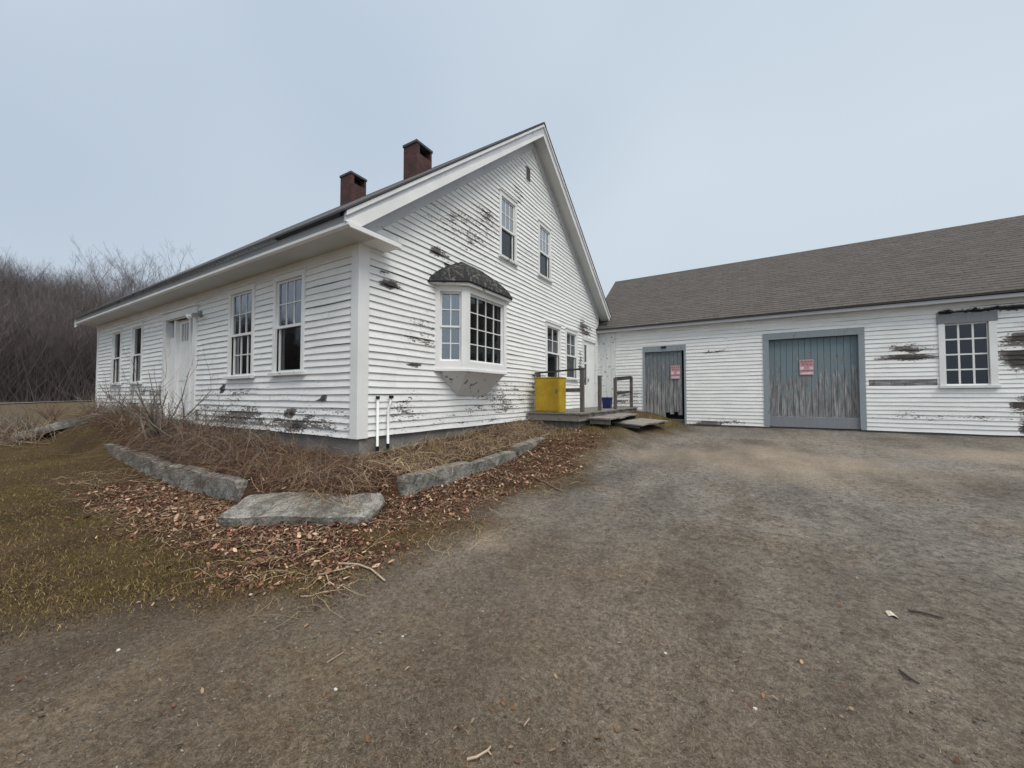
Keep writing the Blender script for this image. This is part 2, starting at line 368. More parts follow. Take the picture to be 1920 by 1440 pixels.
def ground_material():
    m = Mat('yard ground', .95, .12); v = m.co()
    A = lambda n: m.n('ShaderNodeAttribute', attribute_name=n).outputs['Fac']
    lawn, leaf, sand = A('lawn'), A('leaf'), A('sand')
    f = m.noise(v, 34, 5, .75); ff = m.noise(v, 120, 2, .7); mid = m.noise(v, 5, 5, .65); big = m.noise(v, .9, 4, .6)
    fine = m.math('ADD', m.math('MULTIPLY', f, .6), m.math('MULTIPLY', ff, .4))
    gravel = m.ramp(fine, [(.30, (.052, .045, .037)), (.5, (.145, .127, .107)), (.68, (.29, .255, .215))])
    gcool = m.ramp(fine, [(.30, (.060, .057, .053)), (.5, (.165, .158, .148)), (.68, (.31, .30, .28))])
    gravel = m.mix(m.ramp(big, [(.34, 0.0), (.52, 1.0)]), gravel, gcool)
    gravel = m.mix(m.ramp(mid, [(.35, .55), (.55, 0.0)]), gravel, m.mix(.35, gravel, (.075, .055, .042)))
    ws = m.n('ShaderNodeSeparateXYZ', {'Vector': v}).outputs
    near = m.n('ShaderNodeMapRange', {'Value': ws[1], 'From Min': -2.4, 'From Max': 1.4, 'To Min': 1.0, 'To Max': .0}).outputs[0]
    soil = m.ramp(fine, [(.30, (.040, .030, .021)), (.5, (.122, .095, .068)), (.7, (.255, .205, .155))])
    clod = m.noise(v, 13, 5, .78)
    gravel = m.mix(m.ramp(clod, [(.36, .6), (.50, 0.0)]), gravel, (.036, .031, .026)); gravel = m.mix(m.ramp(clod, [(.54, 0.0), (.68, .55)]), gravel, (.33, .29, .245))
    ruts = m.noise(m.n('ShaderNodeMapping', {'Vector': v, 'Scale': (1.1, .28, 1), 'Rotation': (0, 0, .5)}).outputs[0], 1.4, 5, .6); patch = m.noise(v, .55, 5, .62)
    gravel = m.mix(m.math('MULTIPLY', near, m.ramp(mid, [(.3, .6), (.7, 1.0)])), gravel, soil)
    sandc = m.ramp(fine, [(.3, (.13, .11, .088)), (.7, (.36, .315, .26))])
    turf = m.ramp(fine, [(.3, (.024, .018, .008)), (.5, (.072, .054, .022)), (.7, (.15, .115, .05))])
    turf2 = m.ramp(fine, [(.3, (.024, .016, .010)), (.5, (.075, .050, .030)), (.7, (.15, .105, .065))])
    turf = m.mix(m.ramp(big, [(.35, 0.0), (.6, 1.0)]), turf, turf2)
    lf = m.ramp(fine, [(.3, (.016, .009, .007)), (.5, (.060, .030, .022)), (.7, (.14, .075, .052))])
    c = m.mix(sand, gravel, sandc); c = m.mix(lawn, c, turf); c = m.mix(leaf, c, lf)
    c = m.mix(1.0, c, m.ramp(m.math('ADD', m.math('MULTIPLY', ruts, .5), m.math('MULTIPLY', patch, .5)), [(.38, (.70, .68, .66)), (.60, (1.25, 1.23, 1.18))]), 'MULTIPLY')
    m.color(c).bump(m.math('ADD', m.math('ADD', fine, clod), m.math('MULTIPLY', mid, .6)), 1.0, .03); return m.m
M['ground'] = ground_material()

def grid_object(name, x0, x1, y0, y1, step, keep, mat, drop=0.0):
    nx = int(round((x1-x0)/step))+1; ny = int(round((y1-y0)/step))+1
    xs = np.linspace(x0, x1, nx); ys = np.linspace(y0, y1, ny); X, Y = np.meshgrid(xs, ys)
    Z = height(X, Y)-drop; V = np.stack([X.ravel(), Y.ravel(), Z.ravel()], 1)
    i = np.arange(nx*ny).reshape(ny, nx); F = np.stack([i[:-1, :-1], i[:-1, 1:], i[1:, 1:], i[1:, :-1]], -1).reshape(-1, 4)
    cx = V[F, 0].mean(1); cy = V[F, 1].mean(1); F = F[keep(cx, cy)]
    used = np.unique(F); remap = np.zeros(len(V), int); remap[used] = np.arange(len(used)); V = V[used]; F = remap[F]
    o = npmesh(name, V, F, mat, smooth=True)
    z = zones(V[:, 0], V[:, 1])
    for nme, val in zip(('lawn', 'leaf', 'sand'), z):
        a = o.data.attributes.new(nme, 'FLOAT', 'POINT'); a.data.foreach_set('value', val.astype(np.float32))
    return tag(o, kind='structure')
NX0, NX1, NY0, NY1 = -14.0, 18.0, -6.0, 11.0
notfoot = lambda x, y: ~((x < -.12) & (y > .12) & (x > -12.8) & (y < 10.6))
grid_object('driveway', NX0, NX1, NY0, NY1, .0625, lambda x, y: (grass_edge(x, y) <= 0) & notfoot(x, y), M['ground'])
grid_object('lawn', NX0, NX1, NY0, NY1, .0625, lambda x, y: (grass_edge(x, y) > 0) & notfoot(x, y), M['ground'])
def field_material():
    m = Mat('dry field grass', .95, .1); v = m.co(); f = m.noise(v, 9, 6, .75); b = m.noise(v, .25, 5, .6)
    c = m.ramp(f, [(.3, (.035, .030, .018)), (.5, (.085, .075, .045)), (.7, (.15, .135, .085))])
    m.color(m.mix(m.ramp(b, [(.4, 0.0), (.6, .7)]), c, (.10, .065, .04))).bump(f, .8, .08); return m.m
M['field'] = field_material()
# surrounding land: one sheet with a hole where the yard's own sheets lie
def ring():
    b = MB(); xs = [-900, -400, -200, -120, -90, -75, -60, -45, -32, -22, NX0+.1, -5, 5, NX1-.1, 30, 60, 150, 400, 900]
    ys = [-900, -400, -150, -60, -30, -14, NY0+.1, -2, 2, 6, NY1-.1, 16, 25, 40, 60, 90, 150, 400, 900]
    for i in range(len(xs)-1):
        for j in range(len(ys)-1):
            if xs[i] >= NX0 and xs[i+1] <= NX1 and ys[j] >= NY0 and ys[j+1] <= NY1: continue
            p = [(xs[i], ys[j]), (xs[i+1], ys[j]), (xs[i+1], ys[j+1]), (xs[i], ys[j+1])]
            b.quad([(x, y, hz(x, y)-.03) for x, y in p])
    return b
g = tag(ring().build('ground', M['field'], smooth=True), kind='structure')

# country road far left, and the wooded hill behind it
b = MB()
for k in range(24):
    y0, y1 = -60+k*5, -55+k*5
    rx = lambda y: -60-.04*(y-5)**2/40
    b.quad([(rx(y0)-2.6, y0, hz(rx(y0)-2.6, y0)+.07), (rx(y0)+2.6, y0, hz(rx(y0)+2.6, y0)+.07), (rx(y1)+2.6, y1, hz(rx(y1)+2.6, y1)+.07), (rx(y1)-2.6, y1, hz(rx(y1)-2.6, y1)+.07)])
tag(b.build('road', simple('pale road surface', (.27, .255, .23), .9, .15)), kind='structure')
def hill_h(r, az):   # az in degrees, from -X towards +Y
    t = sstep(66, 125, r); return -.2+15.5*t*(1-.30*sstep(18, 40, az))*(.85+.3*vnoise(az*1.0, r*.05, 9, 4))
b = MB(); A = np.linspace(-62, 60, 50); RR = [64, 72, 80, 90, 100, 112, 126, 150]
for i in range(len(A)-1):
    for j in range(len(RR)-1):
        q = []
        for a, r in ((A[i], RR[j]), (A[i+1], RR[j]), (A[i+1], RR[j+1]), (A[i], RR[j+1])):
            q.append((CAM.x-r*math.cos(R(a)), CAM.y+r*math.sin(R(a)), float(hill_h(r, a))))
        b.quad(q)
tag(b.build('hill', simple('leaf covered hillside', (.11, .094, .086), .95, .4, .5), smooth=True), kind='structure')  # hillside colour raised as well, in place of distant haze

# ------------------------------------------------------------------ siding
class Plane:
    """wall plane: point(u, z, n) -> world; n points outward"""
    def __init__(s, kind, c): s.k = kind; s.c = c
    def p(s, u, z, n=0):
        if s.k == 'gable': return (s.c+n, u, z)        # faces +X, u = Y
        if s.k == 'front': return (u, s.c-n, z)        # faces -Y, u = X
        if s.k == 'left': return (s.c-n, -u, z)
        return (-u, s.c+n, z)                          # back, faces +Y, u = -X
def pbox(b, P, u0, u1, z0, z1, n0, n1, mi=0):
    c = [P.p(u0, z0, n1), P.p(u1, z0, n1), P.p(u1, z0, n0), P.p(u0, z0, n0), P.p(u0, z1, n1), P.p(u1, z1, n1), P.p(u1, z1, n0), P.p(u0, z1, n0)]
    b.hexa(c, mi)
def siding(name, P, extent, z0, z1, step, holes, wearf, parent, seed=1, lip0=.027):
    rs = random.Random(seed); b = MB(); wear = []
    rows = int(math.ceil((z1-z0)/step))
    wf0 = wearf
    for r in range(rows):
        rr_ = rs.uniform(-.5, .5); jr = rs.uniform(0, 9)
        def wearf(u, z, rr_=rr_, jr=jr):
            w0 = wf0(u, z); a_ = max(0, w0-.25)
            return w0+a_*(rr_*.55+1.0*(float(vnoise(u, jr, .30, 77))-.5))
        za, zb = z0+r*step, min(z0+(r+1)*step, z1)
        cuts = sorted({za, zb, *[z for h in holes for z in (h[2], h[3]) if za < z < zb]})
        ub = -100; joints = []
        while ub < 100: ub += rs.uniform(1.6, 3.4); joints.append((ub, rs.uniform(-.003, .003), rs.uniform(-.0025, .0035)))
        for ca, cb in zip(cuts[:-1], cuts[1:]):
            zm = (ca+cb)/2
            iv = [extent(zm)]
            for h in holes:
                if h[2] < zm < h[3]:
                    nv = []
                    for a, c in iv:
                        if h[0] > a: nv.append((a, min(c, h[0])))
                        if h[1] < c: nv.append((max(a, h[1]), c))
                    iv = [q for q in nv if q[1]-q[0] > .01]
            for a, c in iv:
                if c-a < .02: continue
                ns = max(1, int((c-a)/.14))
                for k in range(ns):
                    ua, uc = a+(c-a)*k/ns, a+(c-a)*(k+1)/ns
                    j = next(q for q in joints if q[0] > ua)
                    def off(z, lip=lip0): return .002+j[2]*.5+(lip-.002)*(1-(z-za)/(zb-za))
                    def wob(u): return .004*math.sin(u*1.7+r*2.1)+.003*math.sin(u*4.3+r*5.7)+j[1]*1.6
                    pts = [P.p(ua, ca+wob(ua), off(ca)), P.p(uc, ca+wob(uc), off(ca)), P.p(uc, cb+wob(uc), off(cb)), P.p(ua, cb+wob(ua), off(cb))]
                    uvs = [(ua+j[0]*3.1, ca), (uc+j[0]*3.1, ca), (uc+j[0]*3.1, cb), (ua+j[0]*3.1, cb)]
                    b.quad(pts, 0, uvs); wear += [wearf(ua, ca), wearf(uc, ca), wearf(uc, cb), wearf(ua, cb)]
                    if ca == za:
                        b.quad([P.p(ua, ca+wob(ua), -.01), P.p(uc, ca+wob(uc), -.01), pts[1], pts[0]], 0, [(ua, ca)]*4); wear += [wearf(ua, ca)]*4
    # reveal and shallow box behind each opening, coloured dark like an unlit room
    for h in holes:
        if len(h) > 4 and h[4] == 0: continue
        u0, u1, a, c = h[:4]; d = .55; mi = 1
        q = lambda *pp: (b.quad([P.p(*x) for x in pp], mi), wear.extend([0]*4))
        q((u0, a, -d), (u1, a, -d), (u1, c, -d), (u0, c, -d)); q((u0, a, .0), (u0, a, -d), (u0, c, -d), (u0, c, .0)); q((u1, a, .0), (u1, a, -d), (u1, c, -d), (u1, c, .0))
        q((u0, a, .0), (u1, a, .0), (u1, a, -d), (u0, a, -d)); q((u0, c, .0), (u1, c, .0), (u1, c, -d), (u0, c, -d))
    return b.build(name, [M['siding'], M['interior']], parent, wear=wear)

# ------------------------------------------------------------------ windows
def make_window(P, parent, u0, u1, z0, z1, upper='glass', lower='glass_dim', cols=3, rows=2, lcols=0, casing=.085, curtain=None, head=.10, trim='trim', sillw=.05, label=None):
    """u0..z1 = the glazed opening. window (casing) > sash, pane, sill, curtain"""
    b = MB(); c = casing
    pbox(b, P, u0-c, u0, z0-.02, z1, -.12, .042); pbox(b, P, u1, u1+c, z0-.02, z1, -.12, .042)
    pbox(b, P, u0-c, u1+c, z1, z1+head, -.04, .044); pbox(b, P, u0-c-.02, u1+c+.02, z1+head, z1+head+.022, -.02, .07)
    win = b.build('window', M[trim], parent, bevel=.004)
    if label: win['label'] = label
    s = MB(); pbox(s, P, u0-c-.03, u1+c+.03, z0-.075, z0-.02, -.05, sillw+.04); sl = s.build('sill', M['trim_old'], win, bevel=.004)
    zm = z0+(z1-z0)*.49; st = .042
    s = MB()
    for (a, d, n) in ((zm-.02, z1, .006), (z0-.02, zm+.02, -.028)):
        pbox(s, P, u0, u0+st, a, d, n-.03, n); pbox(s, P, u1-st, u1, a, d, n-.03, n)
        pbox(s, P, u0+st, u1-st, d-.035, d, n-.03, n-.001); pbox(s, P, u0+st, u1-st, a, a+.045, n-.03, n-.001)
        nc = cols if a > z0 else lcols
        if nc:
            wd = (u1-u0-2*st); zz0, zz1 = a+.045, d-.035
            for k in range(1, nc): uu = u0+st+wd*k/nc; pbox(s, P, uu-.009, uu+.009, zz0, zz1, n-.026, n-.004)
            for k in range(1, rows): z = zz0+(zz1-zz0)*k/rows; pbox(s, P, u0+st, u1-st, z-.009, z+.009, n-.025, n-.005)
    s.build('sash', M['trim'], win)
    for (a, d, n, g) in ((zm+.02, z1-.03, -.012, upper), (z0+.02, zm-.01, -.046, lower)):
        s = MB(); pbox(s, P, u0+st-.005, u1-st+.005, a, d, n-.004, n); s.build('pane', M[g], win)
    if curtain:
        ca, cb, mt, full = curtain
        N = 24
        for side in ((u0+.02, u0+(u1-u0)*full), (u1-(u1-u0)*full, u1-.02)):
            s = MB()
            for k in range(N):
                a = side[0]+(side[1]-side[0])*k/N; d = side[0]+(side[1]-side[0])*(k+1)/N
                na = -.11+.015*math.sin(k*1.9); nb = -.11+.015*math.sin((k+1)*1.9)
                s.quad([P.p(a, ca, na), P.p(d, ca, nb), P.p(d, cb, nb), P.p(a, cb, na)])
            s.build('curtain', M[mt], win)
    return win

GAB = Plane('gable', 0.0); FAC = Plane('front', 0.0); BAR = Plane('front', 10.71)
# ------------------------------------------------------------------ farmhouse
house = empty('farmhouse', (-6.4, 5.35, -.3), 'white clapboard farmhouse with peeling paint, bay window and two brick chimneys', 'house')
YW = 10.66                      # depth of the gable wall
AY, AZ = 5.32, 7.79             # ridge
LZ, LY = 3.05, -.49             # front eave edge (top of roof)
RZ, RY = 3.68, 11.12            # rear eave edge
sL = (AZ-LZ)/(AY-LY); sR = (AZ-RZ)/(RY-AY)
topL = lambda y: LZ+(y-LY)*sL
topR = lambda y: AZ-(y-AY)*sR
def gable_extent(z):
    a = max(0, LY+(z+.24-LZ)/sL); c = min(YW, AY+(AZ-z-.24)/sR); return (a, c) if c > a else (AY, AY)
def ell(u, z, cu, cz, ru, rz, amt): 
    d = math.hypot((u-cu)/ru, (z-cz)/rz); return amt*max(0, 1-d**2) if d < 1 else 0
def wear_gable(u, z):
    w_ = .22+.16*float(vnoise(u, z, 1.3, 21))
    w_ = max(w_, ell(u, z, 1.72, 3.24, .34, .13, 1.9), ell(u, z, 2.0, 3.1, .3, .1, 1.4), ell(u, z, .56, 2.34, .24, .055, 2.2), ell(u, z, .46, 2.53, .2, .035, 1.9), ell(u, z, .93, .99, .2, .04, 2.3), ell(u, z, 1.1, 1.12, .2, .03, 1.6),
             ell(u, z, 1.3, 1.7, 1.0, 1.0, .66), ell(u, z, 2.4, 3.9, 2.1, 1.0, .70), ell(u, z, 3.3, 4.5, 1.0, .6, .76), ell(u, z, 5.0, 4.2, .9, .6, .62), ell(u, z, 4.6, 5.7, .5, .4, .7),
             ell(u, z, 9.2, 2.95, 1.1, .5, .98), ell(u, z, 9.9, 1.6, .5, 1.4, .86), ell(u, z, 8.8, 1.4, .3, 1.5, .9), ell(u, z, 4.0, .5, 3.4, .9, .70), ell(u, z, .9, .3, 1.0, .7, .70), ell(u, z, 5.7, .9, .9, .9, .85), ell(u, z, 2.5, .1, 3.5, .18, .8))
    return w_
def wear_front(u, z):
    low = max(0, 1-(z+.1)/1.15)
    w_ = .22+.14*float(vnoise(u, z, 1.1, 31))+low**.8*(.34+.26*float(vnoise(u, z, .8, 32)))
    return max(w_, ell(u, z, -1.75, .30, .20, .14, 1.7), ell(u, z, -1.5, .12, .75, .14, 1.0), ell(u, z, -.85, .52, .16, .06, 1.9), ell(u, z, -4.2, .75, .15, .06, 2), ell(u, z, -8.5, .5, 4, .8, .72), ell(u, z, -.15, 2.0, .12, .5, .6))
up_w = [(3.80, 4.42, 3.88, 5.28), (5.74, 6.40, 3.96, 5.33)]
lo_w = [(6.20, 7.05, 1.12, 2.60), (7.58, 8.40, 1.18, 2.62)]
bayhole = (2.02, 3.32, 1.1, 2.58, 0)
gh = [q for q in up_w+lo_w]+[bayhole, (9.12, 10.25, .16, 2.55, 1)]
siding('wall', GAB, gable_extent, -.02, 7.5, .108, gh, wear_gable, house, 3)
fr_w = [(-2.22, -1.42, 1.02, 2.60), (-3.90, -3.05, 1.0, 2.60), (-9.60, -8.90, .98, 2.47), (-11.32, -10.62, .98, 2.46)]
siding('wall', FAC, lambda z: (-12.9, 0), -.02, 2.84, .108, fr_w+[(-7.2, -5.62, .12, 2.40, 1)], wear_front, house, 4)
LEFT = Plane('left', -12.9); BACK = Plane('back', YW)
siding('wall', LEFT, lambda z: (-gable_extent(z)[1], -gable_extent(z)[0]), -.02, 7.5, .108, [], lambda u, z: .3, house, 5)
siding('wall', BACK, lambda z: (0, 12.9), -.02, 3.4, .108, [], lambda u, z: .3, house, 6)
# no sheathing here; dark-coloured boxes behind the openings pass for unlit rooms
# corner boards
b = MB()
pbox(b, FAC, -.135, .038, -.03, 2.84, -.01, .036); b.box((.0, .001, -.03), (.037, .155, 2.84)); b.build('corner_board', M['trim'], house, bevel=.004)
b = MB(); pbox(b, FAC, -12.93, -12.78, -.03, 2.84, -.01, .035); b.build('corner_board', M['trim'], house)
b = MB(); pbox(b, GAB, YW-.16, YW+.03, -.02, 3.5, -.01, .035); b.build('corner_board', M['trim_old'], house)
# foundation
b = MB(); b.box((-12.85, .03, -1.1), (-.03, .3, -.025)); b.box((-.3, .31, -1.1), (-.03, 10.6, -.03)); b.box((-.031, .03, -1.1), (.0, .31, -.027)); b.box((-12.85, .03, -1.1), (-12.6, 10.6, -.03))
b.build('foundation', M['concrete'], house)
# roof: two slabs with shingles, uv in metres
def slab(b, p0, p1, x0, x1, th, mi=0):
    (ya, za), (yb, zb) = p0, p1; ln = math.hypot(yb-ya, zb-za)
    T = [(x0, ya, za), (x1, ya, za), (x1, yb, zb), (x0, yb, zb)]
    uv = [(x0, 0), (x1, 0), (x1, ln), (x0, ln)]; B = [(x, y, z-th) for x, y, z in T]
    b.quad(T, mi, uv); b.quad(B[::-1], mi, uv)
    for i in range(4):
        j = (i+1) % 4; b.quad([T[i], B[i], B[j], T[j]], mi, [(0, 0), (0, .03), (.3, .03), (.3, 0)])
b = MB(); slab(b, (LY-.04, LZ), (AY, AZ+.033), -13.2, .40, .03); slab(b, (AY, AZ+.033), (RY+.04, RZ+.02), -13.2, .40, .03)
b.prism([(AY-.12, AZ-.05), (AY, AZ+.045), (AY+.12, AZ-.04), (AY, AZ+.01)], -13.2, .402)
roof = b.build('roof', M['roof_house'], house)
# chimneys
def chimney(x0, x1, y0, y1, z0, z1, lab):
    b = MB(); t = .11; zo0, zo1 = z1-.36, z1-.07
    b.box((x0, y0, z0), (x1, y1, zo0)); b.box((x0, y0, zo0), (x0+t, y1, zo1)); b.box((x1-t, y0, zo0), (x1, y0+.13, zo1)); b.box((x1-t, y1-.07, zo0), (x1, y1, zo1))
    b.box((x0+t, y0, zo0), (x1-t, y0+t, zo1)); b.box((x0+t, y1-t, zo0), (x1-t, y1, zo1))
    b.box((x0-.025, y0-.025, z1-.07), (x1+.025, y1+.025, z1), 1)
    b.box((x0+t+.02, y0+.14, zo0-.01), (x1-t-.1, y1-.12, zo1+.01), 2)  # black block inside the flue paints the shade of its opening
    o = b.build('chimney', [M['brick'], M['cap'], M['shade']], roof); o['label'] = lab; o.location = (0, 0, 0); return o
chimney(-4.03, -3.48, 4.55, 5.20, 6.6, 8.28, 'taller brick chimney nearer the gable')
chimney(-7.22, -6.64, 4.60, 5.22, 6.6, 8.32, 'brick chimney farther along the ridge')
# rake boards, soffits and frieze on the near gable
def rake(b, X0, X1, up, lo, mi=0, yl=LY, yr=RY):
    if X0 > .3 and topL(yl)-lo < 2.90:
        yc = LY+(2.90+lo-LZ)/sL; b.prism([(yl, max(2.91, topL(yl)-up)), (AY, AZ-up), (AY, AZ-lo), (yc, 2.90), (yl, 2.90)], X0, X1, mi)
    else: b.prism([(yl, topL(yl)-up), (AY, AZ-up), (AY, AZ-lo), (yl, topL(yl)-lo)], X0, X1, mi)
    b.prism([(AY, AZ-up), (yr, topR(yr)-up), (yr, topR(yr)-lo), (AY, AZ-lo)], X0, X1, mi)
b = MB(); rake(b, .325, .355, .03, .31); b.build('rake_board', M['fascia'], house); b = MB(); rake(b, .355, .385, .010, .075); rake(b, .355, .372, .265, .33); b.build('rake_moulding', M['trim'], house)
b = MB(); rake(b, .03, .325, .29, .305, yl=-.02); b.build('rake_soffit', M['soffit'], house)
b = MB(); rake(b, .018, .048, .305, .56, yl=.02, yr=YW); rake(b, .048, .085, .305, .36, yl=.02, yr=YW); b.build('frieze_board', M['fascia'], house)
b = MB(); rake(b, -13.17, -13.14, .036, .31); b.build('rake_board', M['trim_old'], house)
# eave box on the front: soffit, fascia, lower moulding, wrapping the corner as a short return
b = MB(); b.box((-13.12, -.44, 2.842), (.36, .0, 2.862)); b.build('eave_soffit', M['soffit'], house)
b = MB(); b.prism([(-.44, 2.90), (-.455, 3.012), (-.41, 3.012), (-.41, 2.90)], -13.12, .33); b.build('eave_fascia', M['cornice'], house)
b = MB(); b.prism([(-.44, 2.835), (-.475, 2.86), (-.475, 2.90), (-.44, 2.90)], -13.15, .40)
b.box((.36, -.44, 2.835), (.40, .44, 2.90)); b.prism([(.30, 2.90), (.40, 2.90), (.05, 3.03), (.05, 2.90)], -.44, .44, axis='y'); b.box((.02, .0, 2.84), (.36, .44, 2.855))
b.build('cornice_return', M['trim'], house)
b = MB(); pbox(b, FAC, -12.78, -.135, 2.72, 2.842, -.01, .03); b.build('frieze_board', M['trim'], house)
# rear return, whole box near-black for the dark line under the rake end
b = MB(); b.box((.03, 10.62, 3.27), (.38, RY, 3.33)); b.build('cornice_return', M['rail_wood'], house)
# louvred vent
b = MB(); pbox(b, GAB, 4.96, 5.22, 6.22, 6.66, -.02, .03)
v_ = b.build('gable_vent', M['trim_old'], house); b = MB()
for k in range(7): pbox(b, GAB, 4.99, 5.19, 6.26+k*.053, 6.285+k*.053, .03, .045)
b.build('louvre', M['post_wood'], v_)
# windows
make_window(GAB, house, *up_w[0], upper='glass_bright', curtain=(3.9, 4.6, 'curtain_grey', .33), cols=3, casing=.075, label='upstairs window left of the gable, pale upper sash')
make_window(GAB, house, *up_w[1], upper='glass_bright', curtain=(3.98, 4.7, 'curtain_grey', .33), cols=3, casing=.075, label='upstairs window right of centre in the gable')
make_window(GAB, house, *lo_w[0], upper='glass', cols=2, curtain=(1.85, 2.6, 'curtain_grey', .5), label='ground floor gable window above the yellow cabinet')
make_window(GAB, house, *lo_w[1], upper='glass', cols=2, curtain=(1.9, 2.62, 'curtain_grey', .5), label='ground floor gable window beside the back door')
make_window(FAC, house, *fr_w[0], upper='glass', cols=3, curtain=(1.85, 2.6, 'curtain_grey', .34), label='front window nearest the house corner')  # grey curtains added to imitate dark tree reflections in the upper sash
make_window(FAC, house, *fr_w[1], upper='glass', cols=3, lcols=3, lower='glass', curtain=(1.03, 1.8, 'curtain', .2), label='front window right of the front door')
make_window(FAC, house, *fr_w[2], cols=0, upper='glass_dim', label='front window left of the front door'); make_window(FAC, house, *fr_w[3], cols=0, upper='glass_dim', label='front window at the far left corner')
# bay window
P2 = Vector((.45, 1.98)); P1 = Vector((0, 1.60)); P3 = Vector((.45, 3.34)); P4 = Vector((0, 3.72))
class Facet:
    def __init__(s, a, c): s.a = a; s.d = (c-a).normalized(); s.len = (c-a).length; s.nrm = Vector((s.d.y, -s.d.x))
    def p(s, u, z, n=0): q = s.a+s.d*u+s.nrm*n; return (q.x, q.y, z)
fs = [Facet(P1, P2), Facet(P2, P3), Facet(P3, P4)]
BZ0, BZ1 = 1.08, 2.62
b = MB()
for i, F in enumerate(fs):
    e = .10 if i != 1 else .09
    pbox(b, F, 0, e, BZ0, BZ1, -.07, .012); pbox(b, F, F.len-e, F.len, BZ0, BZ1, -.07, .012)
    pbox(b, F, e, F.len-e, BZ0, BZ0+.16, -.07, .010); pbox(b, F, e, F.len-e, BZ1-.10, BZ1, -.07, .010)
    pbox(b, F, -.01, F.len+.01, BZ0-.03, BZ0+.02, -.02, .035)
bay = b.build('bay_window', M['trim'], house, bevel=.004); bay['label'] = 'white three sided bay window with black shingled hood'
for i, F in enumerate(fs):
    e = .10 if i != 1 else .09; a, c = e, F.len-e; z0, z1 = BZ0+.16, BZ1-.10; s = MB(); n = -.045
    if i == 1: frames = [(z0, z1, 4, 4, n)]
    else: zm = (z0+z1)/2; frames = [(zm-.02, z1, 2, 2, n), (z0, zm+.02, 2, 2, n-.02)]
    for (za, zb, nc, nr, nn) in frames:
        st = .035
        pbox(s, F, a, a+st, za, zb, nn-.025, nn); pbox(s, F, c-st, c, za, zb, nn-.025, nn); pbox(s, F, a+st, c-st, za, za+st, nn-.025, nn); pbox(s, F, a+st, c-st, zb-st, zb, nn-.025, nn)
        for k in range(1, nc): uu = a+st+(c-a-2*st)*k/nc; pbox(s, F, uu-.009, uu+.009, za+st, zb-st, nn-.022, nn-.003)
        for k in range(1, nr): zz = za+st+(zb-za-2*st)*k/nr; pbox(s, F, a+st, c-st, zz-.009, zz+.009, nn-.021, nn-.004)
    s.build('sash', M['trim_clean'], bay)
    s = MB(); pbox(s, F, a+.01, c-.01, z0+.01, z1-.01, n-.04, n-.036); s.build('pane', M['glass_dim' if i == 1 else 'glass'], bay)
    if i != 1:
        s = MB()
        for k in range(18):
            u_ = a+(c-a)*k/18; v2 = a+(c-a)*(k+1)/18; s.quad([F.p(u_, z0, n-.10+.01*(k % 2)), F.p(v2, z0, n-.10+.01*((k+1) % 2)), F.p(v2, z1, n-.10+.01*((k+1) % 2)), F.p(u_, z1, n-.10+.01*(k % 2))])
        s.build('curtain', M['interior_light'], bay)
s = MB(); tri = [P1, P2, P3, P4]      # floor and ceiling boards of the bay
for z, nm in ((BZ0, 'bay_floor'), (BZ1-.01, 'bay_ceiling')):
    s = MB(); s.hexa([(p.x if p.x else .03, p.y, z) for p in tri]+[(p.x if p.x else .03, p.y, z+.02) for p in tri])
    s.build(nm, M['trim'], bay)
# room seen through the bay
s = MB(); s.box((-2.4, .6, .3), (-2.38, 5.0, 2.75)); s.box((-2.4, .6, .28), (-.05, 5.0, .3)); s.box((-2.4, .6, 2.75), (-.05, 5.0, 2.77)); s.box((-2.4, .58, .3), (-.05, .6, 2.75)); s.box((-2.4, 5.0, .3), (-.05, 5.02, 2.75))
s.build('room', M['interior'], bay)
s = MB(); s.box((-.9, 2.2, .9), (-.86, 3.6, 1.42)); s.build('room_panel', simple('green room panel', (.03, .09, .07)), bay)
# hood: eave board then a convex black shingled half dome
s = MB()
out = lambda F, d: F
ov = .09
q1 = [Vector((0, P1.y-.16)), Vector((.45+ov, P2.y-.05)), Vector((.45+ov, P3.y+.05)), Vector((0, P4.y+.16))]
s.hexa([(p.x if p.x else .03, p.y, BZ1) for p in q1]+[(p.x if p.x else .03, p.y, BZ1+.075) for p in q1]); s.build('hood_board', M['trim_old'], bay, bevel=.004)
s = MB(); NR = 8; rings = []
q0 = [Vector((0, P1.y-.20)), Vector((.45+ov+.03, P2.y-.07)), Vector((.45+ov+.03, P3.y+.07)), Vector((0, P4.y+.20))]
pk = [Vector((0, 2.34)), Vector((.03, 2.38)), Vector((.03, 2.95)), Vector((0, 3.1))]
for k in range(NR+1):
    t = k/NR; hgt = BZ1+.075+.58*t**.78; sh = t**1.12
    rings.append([(max(.02, (q0[i]*(1-sh)+pk[i]*sh).x), (q0[i]*(1-sh)+pk[i]*sh).y, hgt-(.04*(1-t) if i in (0, 3) else 0)) for i in range(4)])
for k in range(NR):
    for i in range(3):
        A_, B_, C_, D_ = rings[k][i], rings[k][i+1], rings[k+1][i+1], rings[k+1][i]
        s.quad([A_, B_, C_, D_], 0, [(A_[1]+A_[0], k*.1), (B_[1]+B_[0], k*.1), (C_[1]+C_[0], k*.1+.1), (D_[1]+D_[0], k*.1+.1)])
        if k: 
            up = .012; s.quad([tuple(np.array(rings[k][i])-(0, 0, up)), tuple(np.array(rings[k][i+1])-(0, 0, up)), rings[k][i+1], rings[k][i]], 0, [(0, 0)]*4)
s.quad([rings[-1][i] for i in range(4)]); s.quad([(p[0], p[1], p[2]-.02) for p in rings[0]])
for i in range(3): s.quad([rings[0][i], rings[0][i+1], (rings[0][i+1][0], rings[0][i+1][1], rings[0][i+1][2]-.02), (rings[0][i][0], rings[0][i][1], rings[0][i][2]-.02)])
s.build('hood', M['roof_bay'], bay)
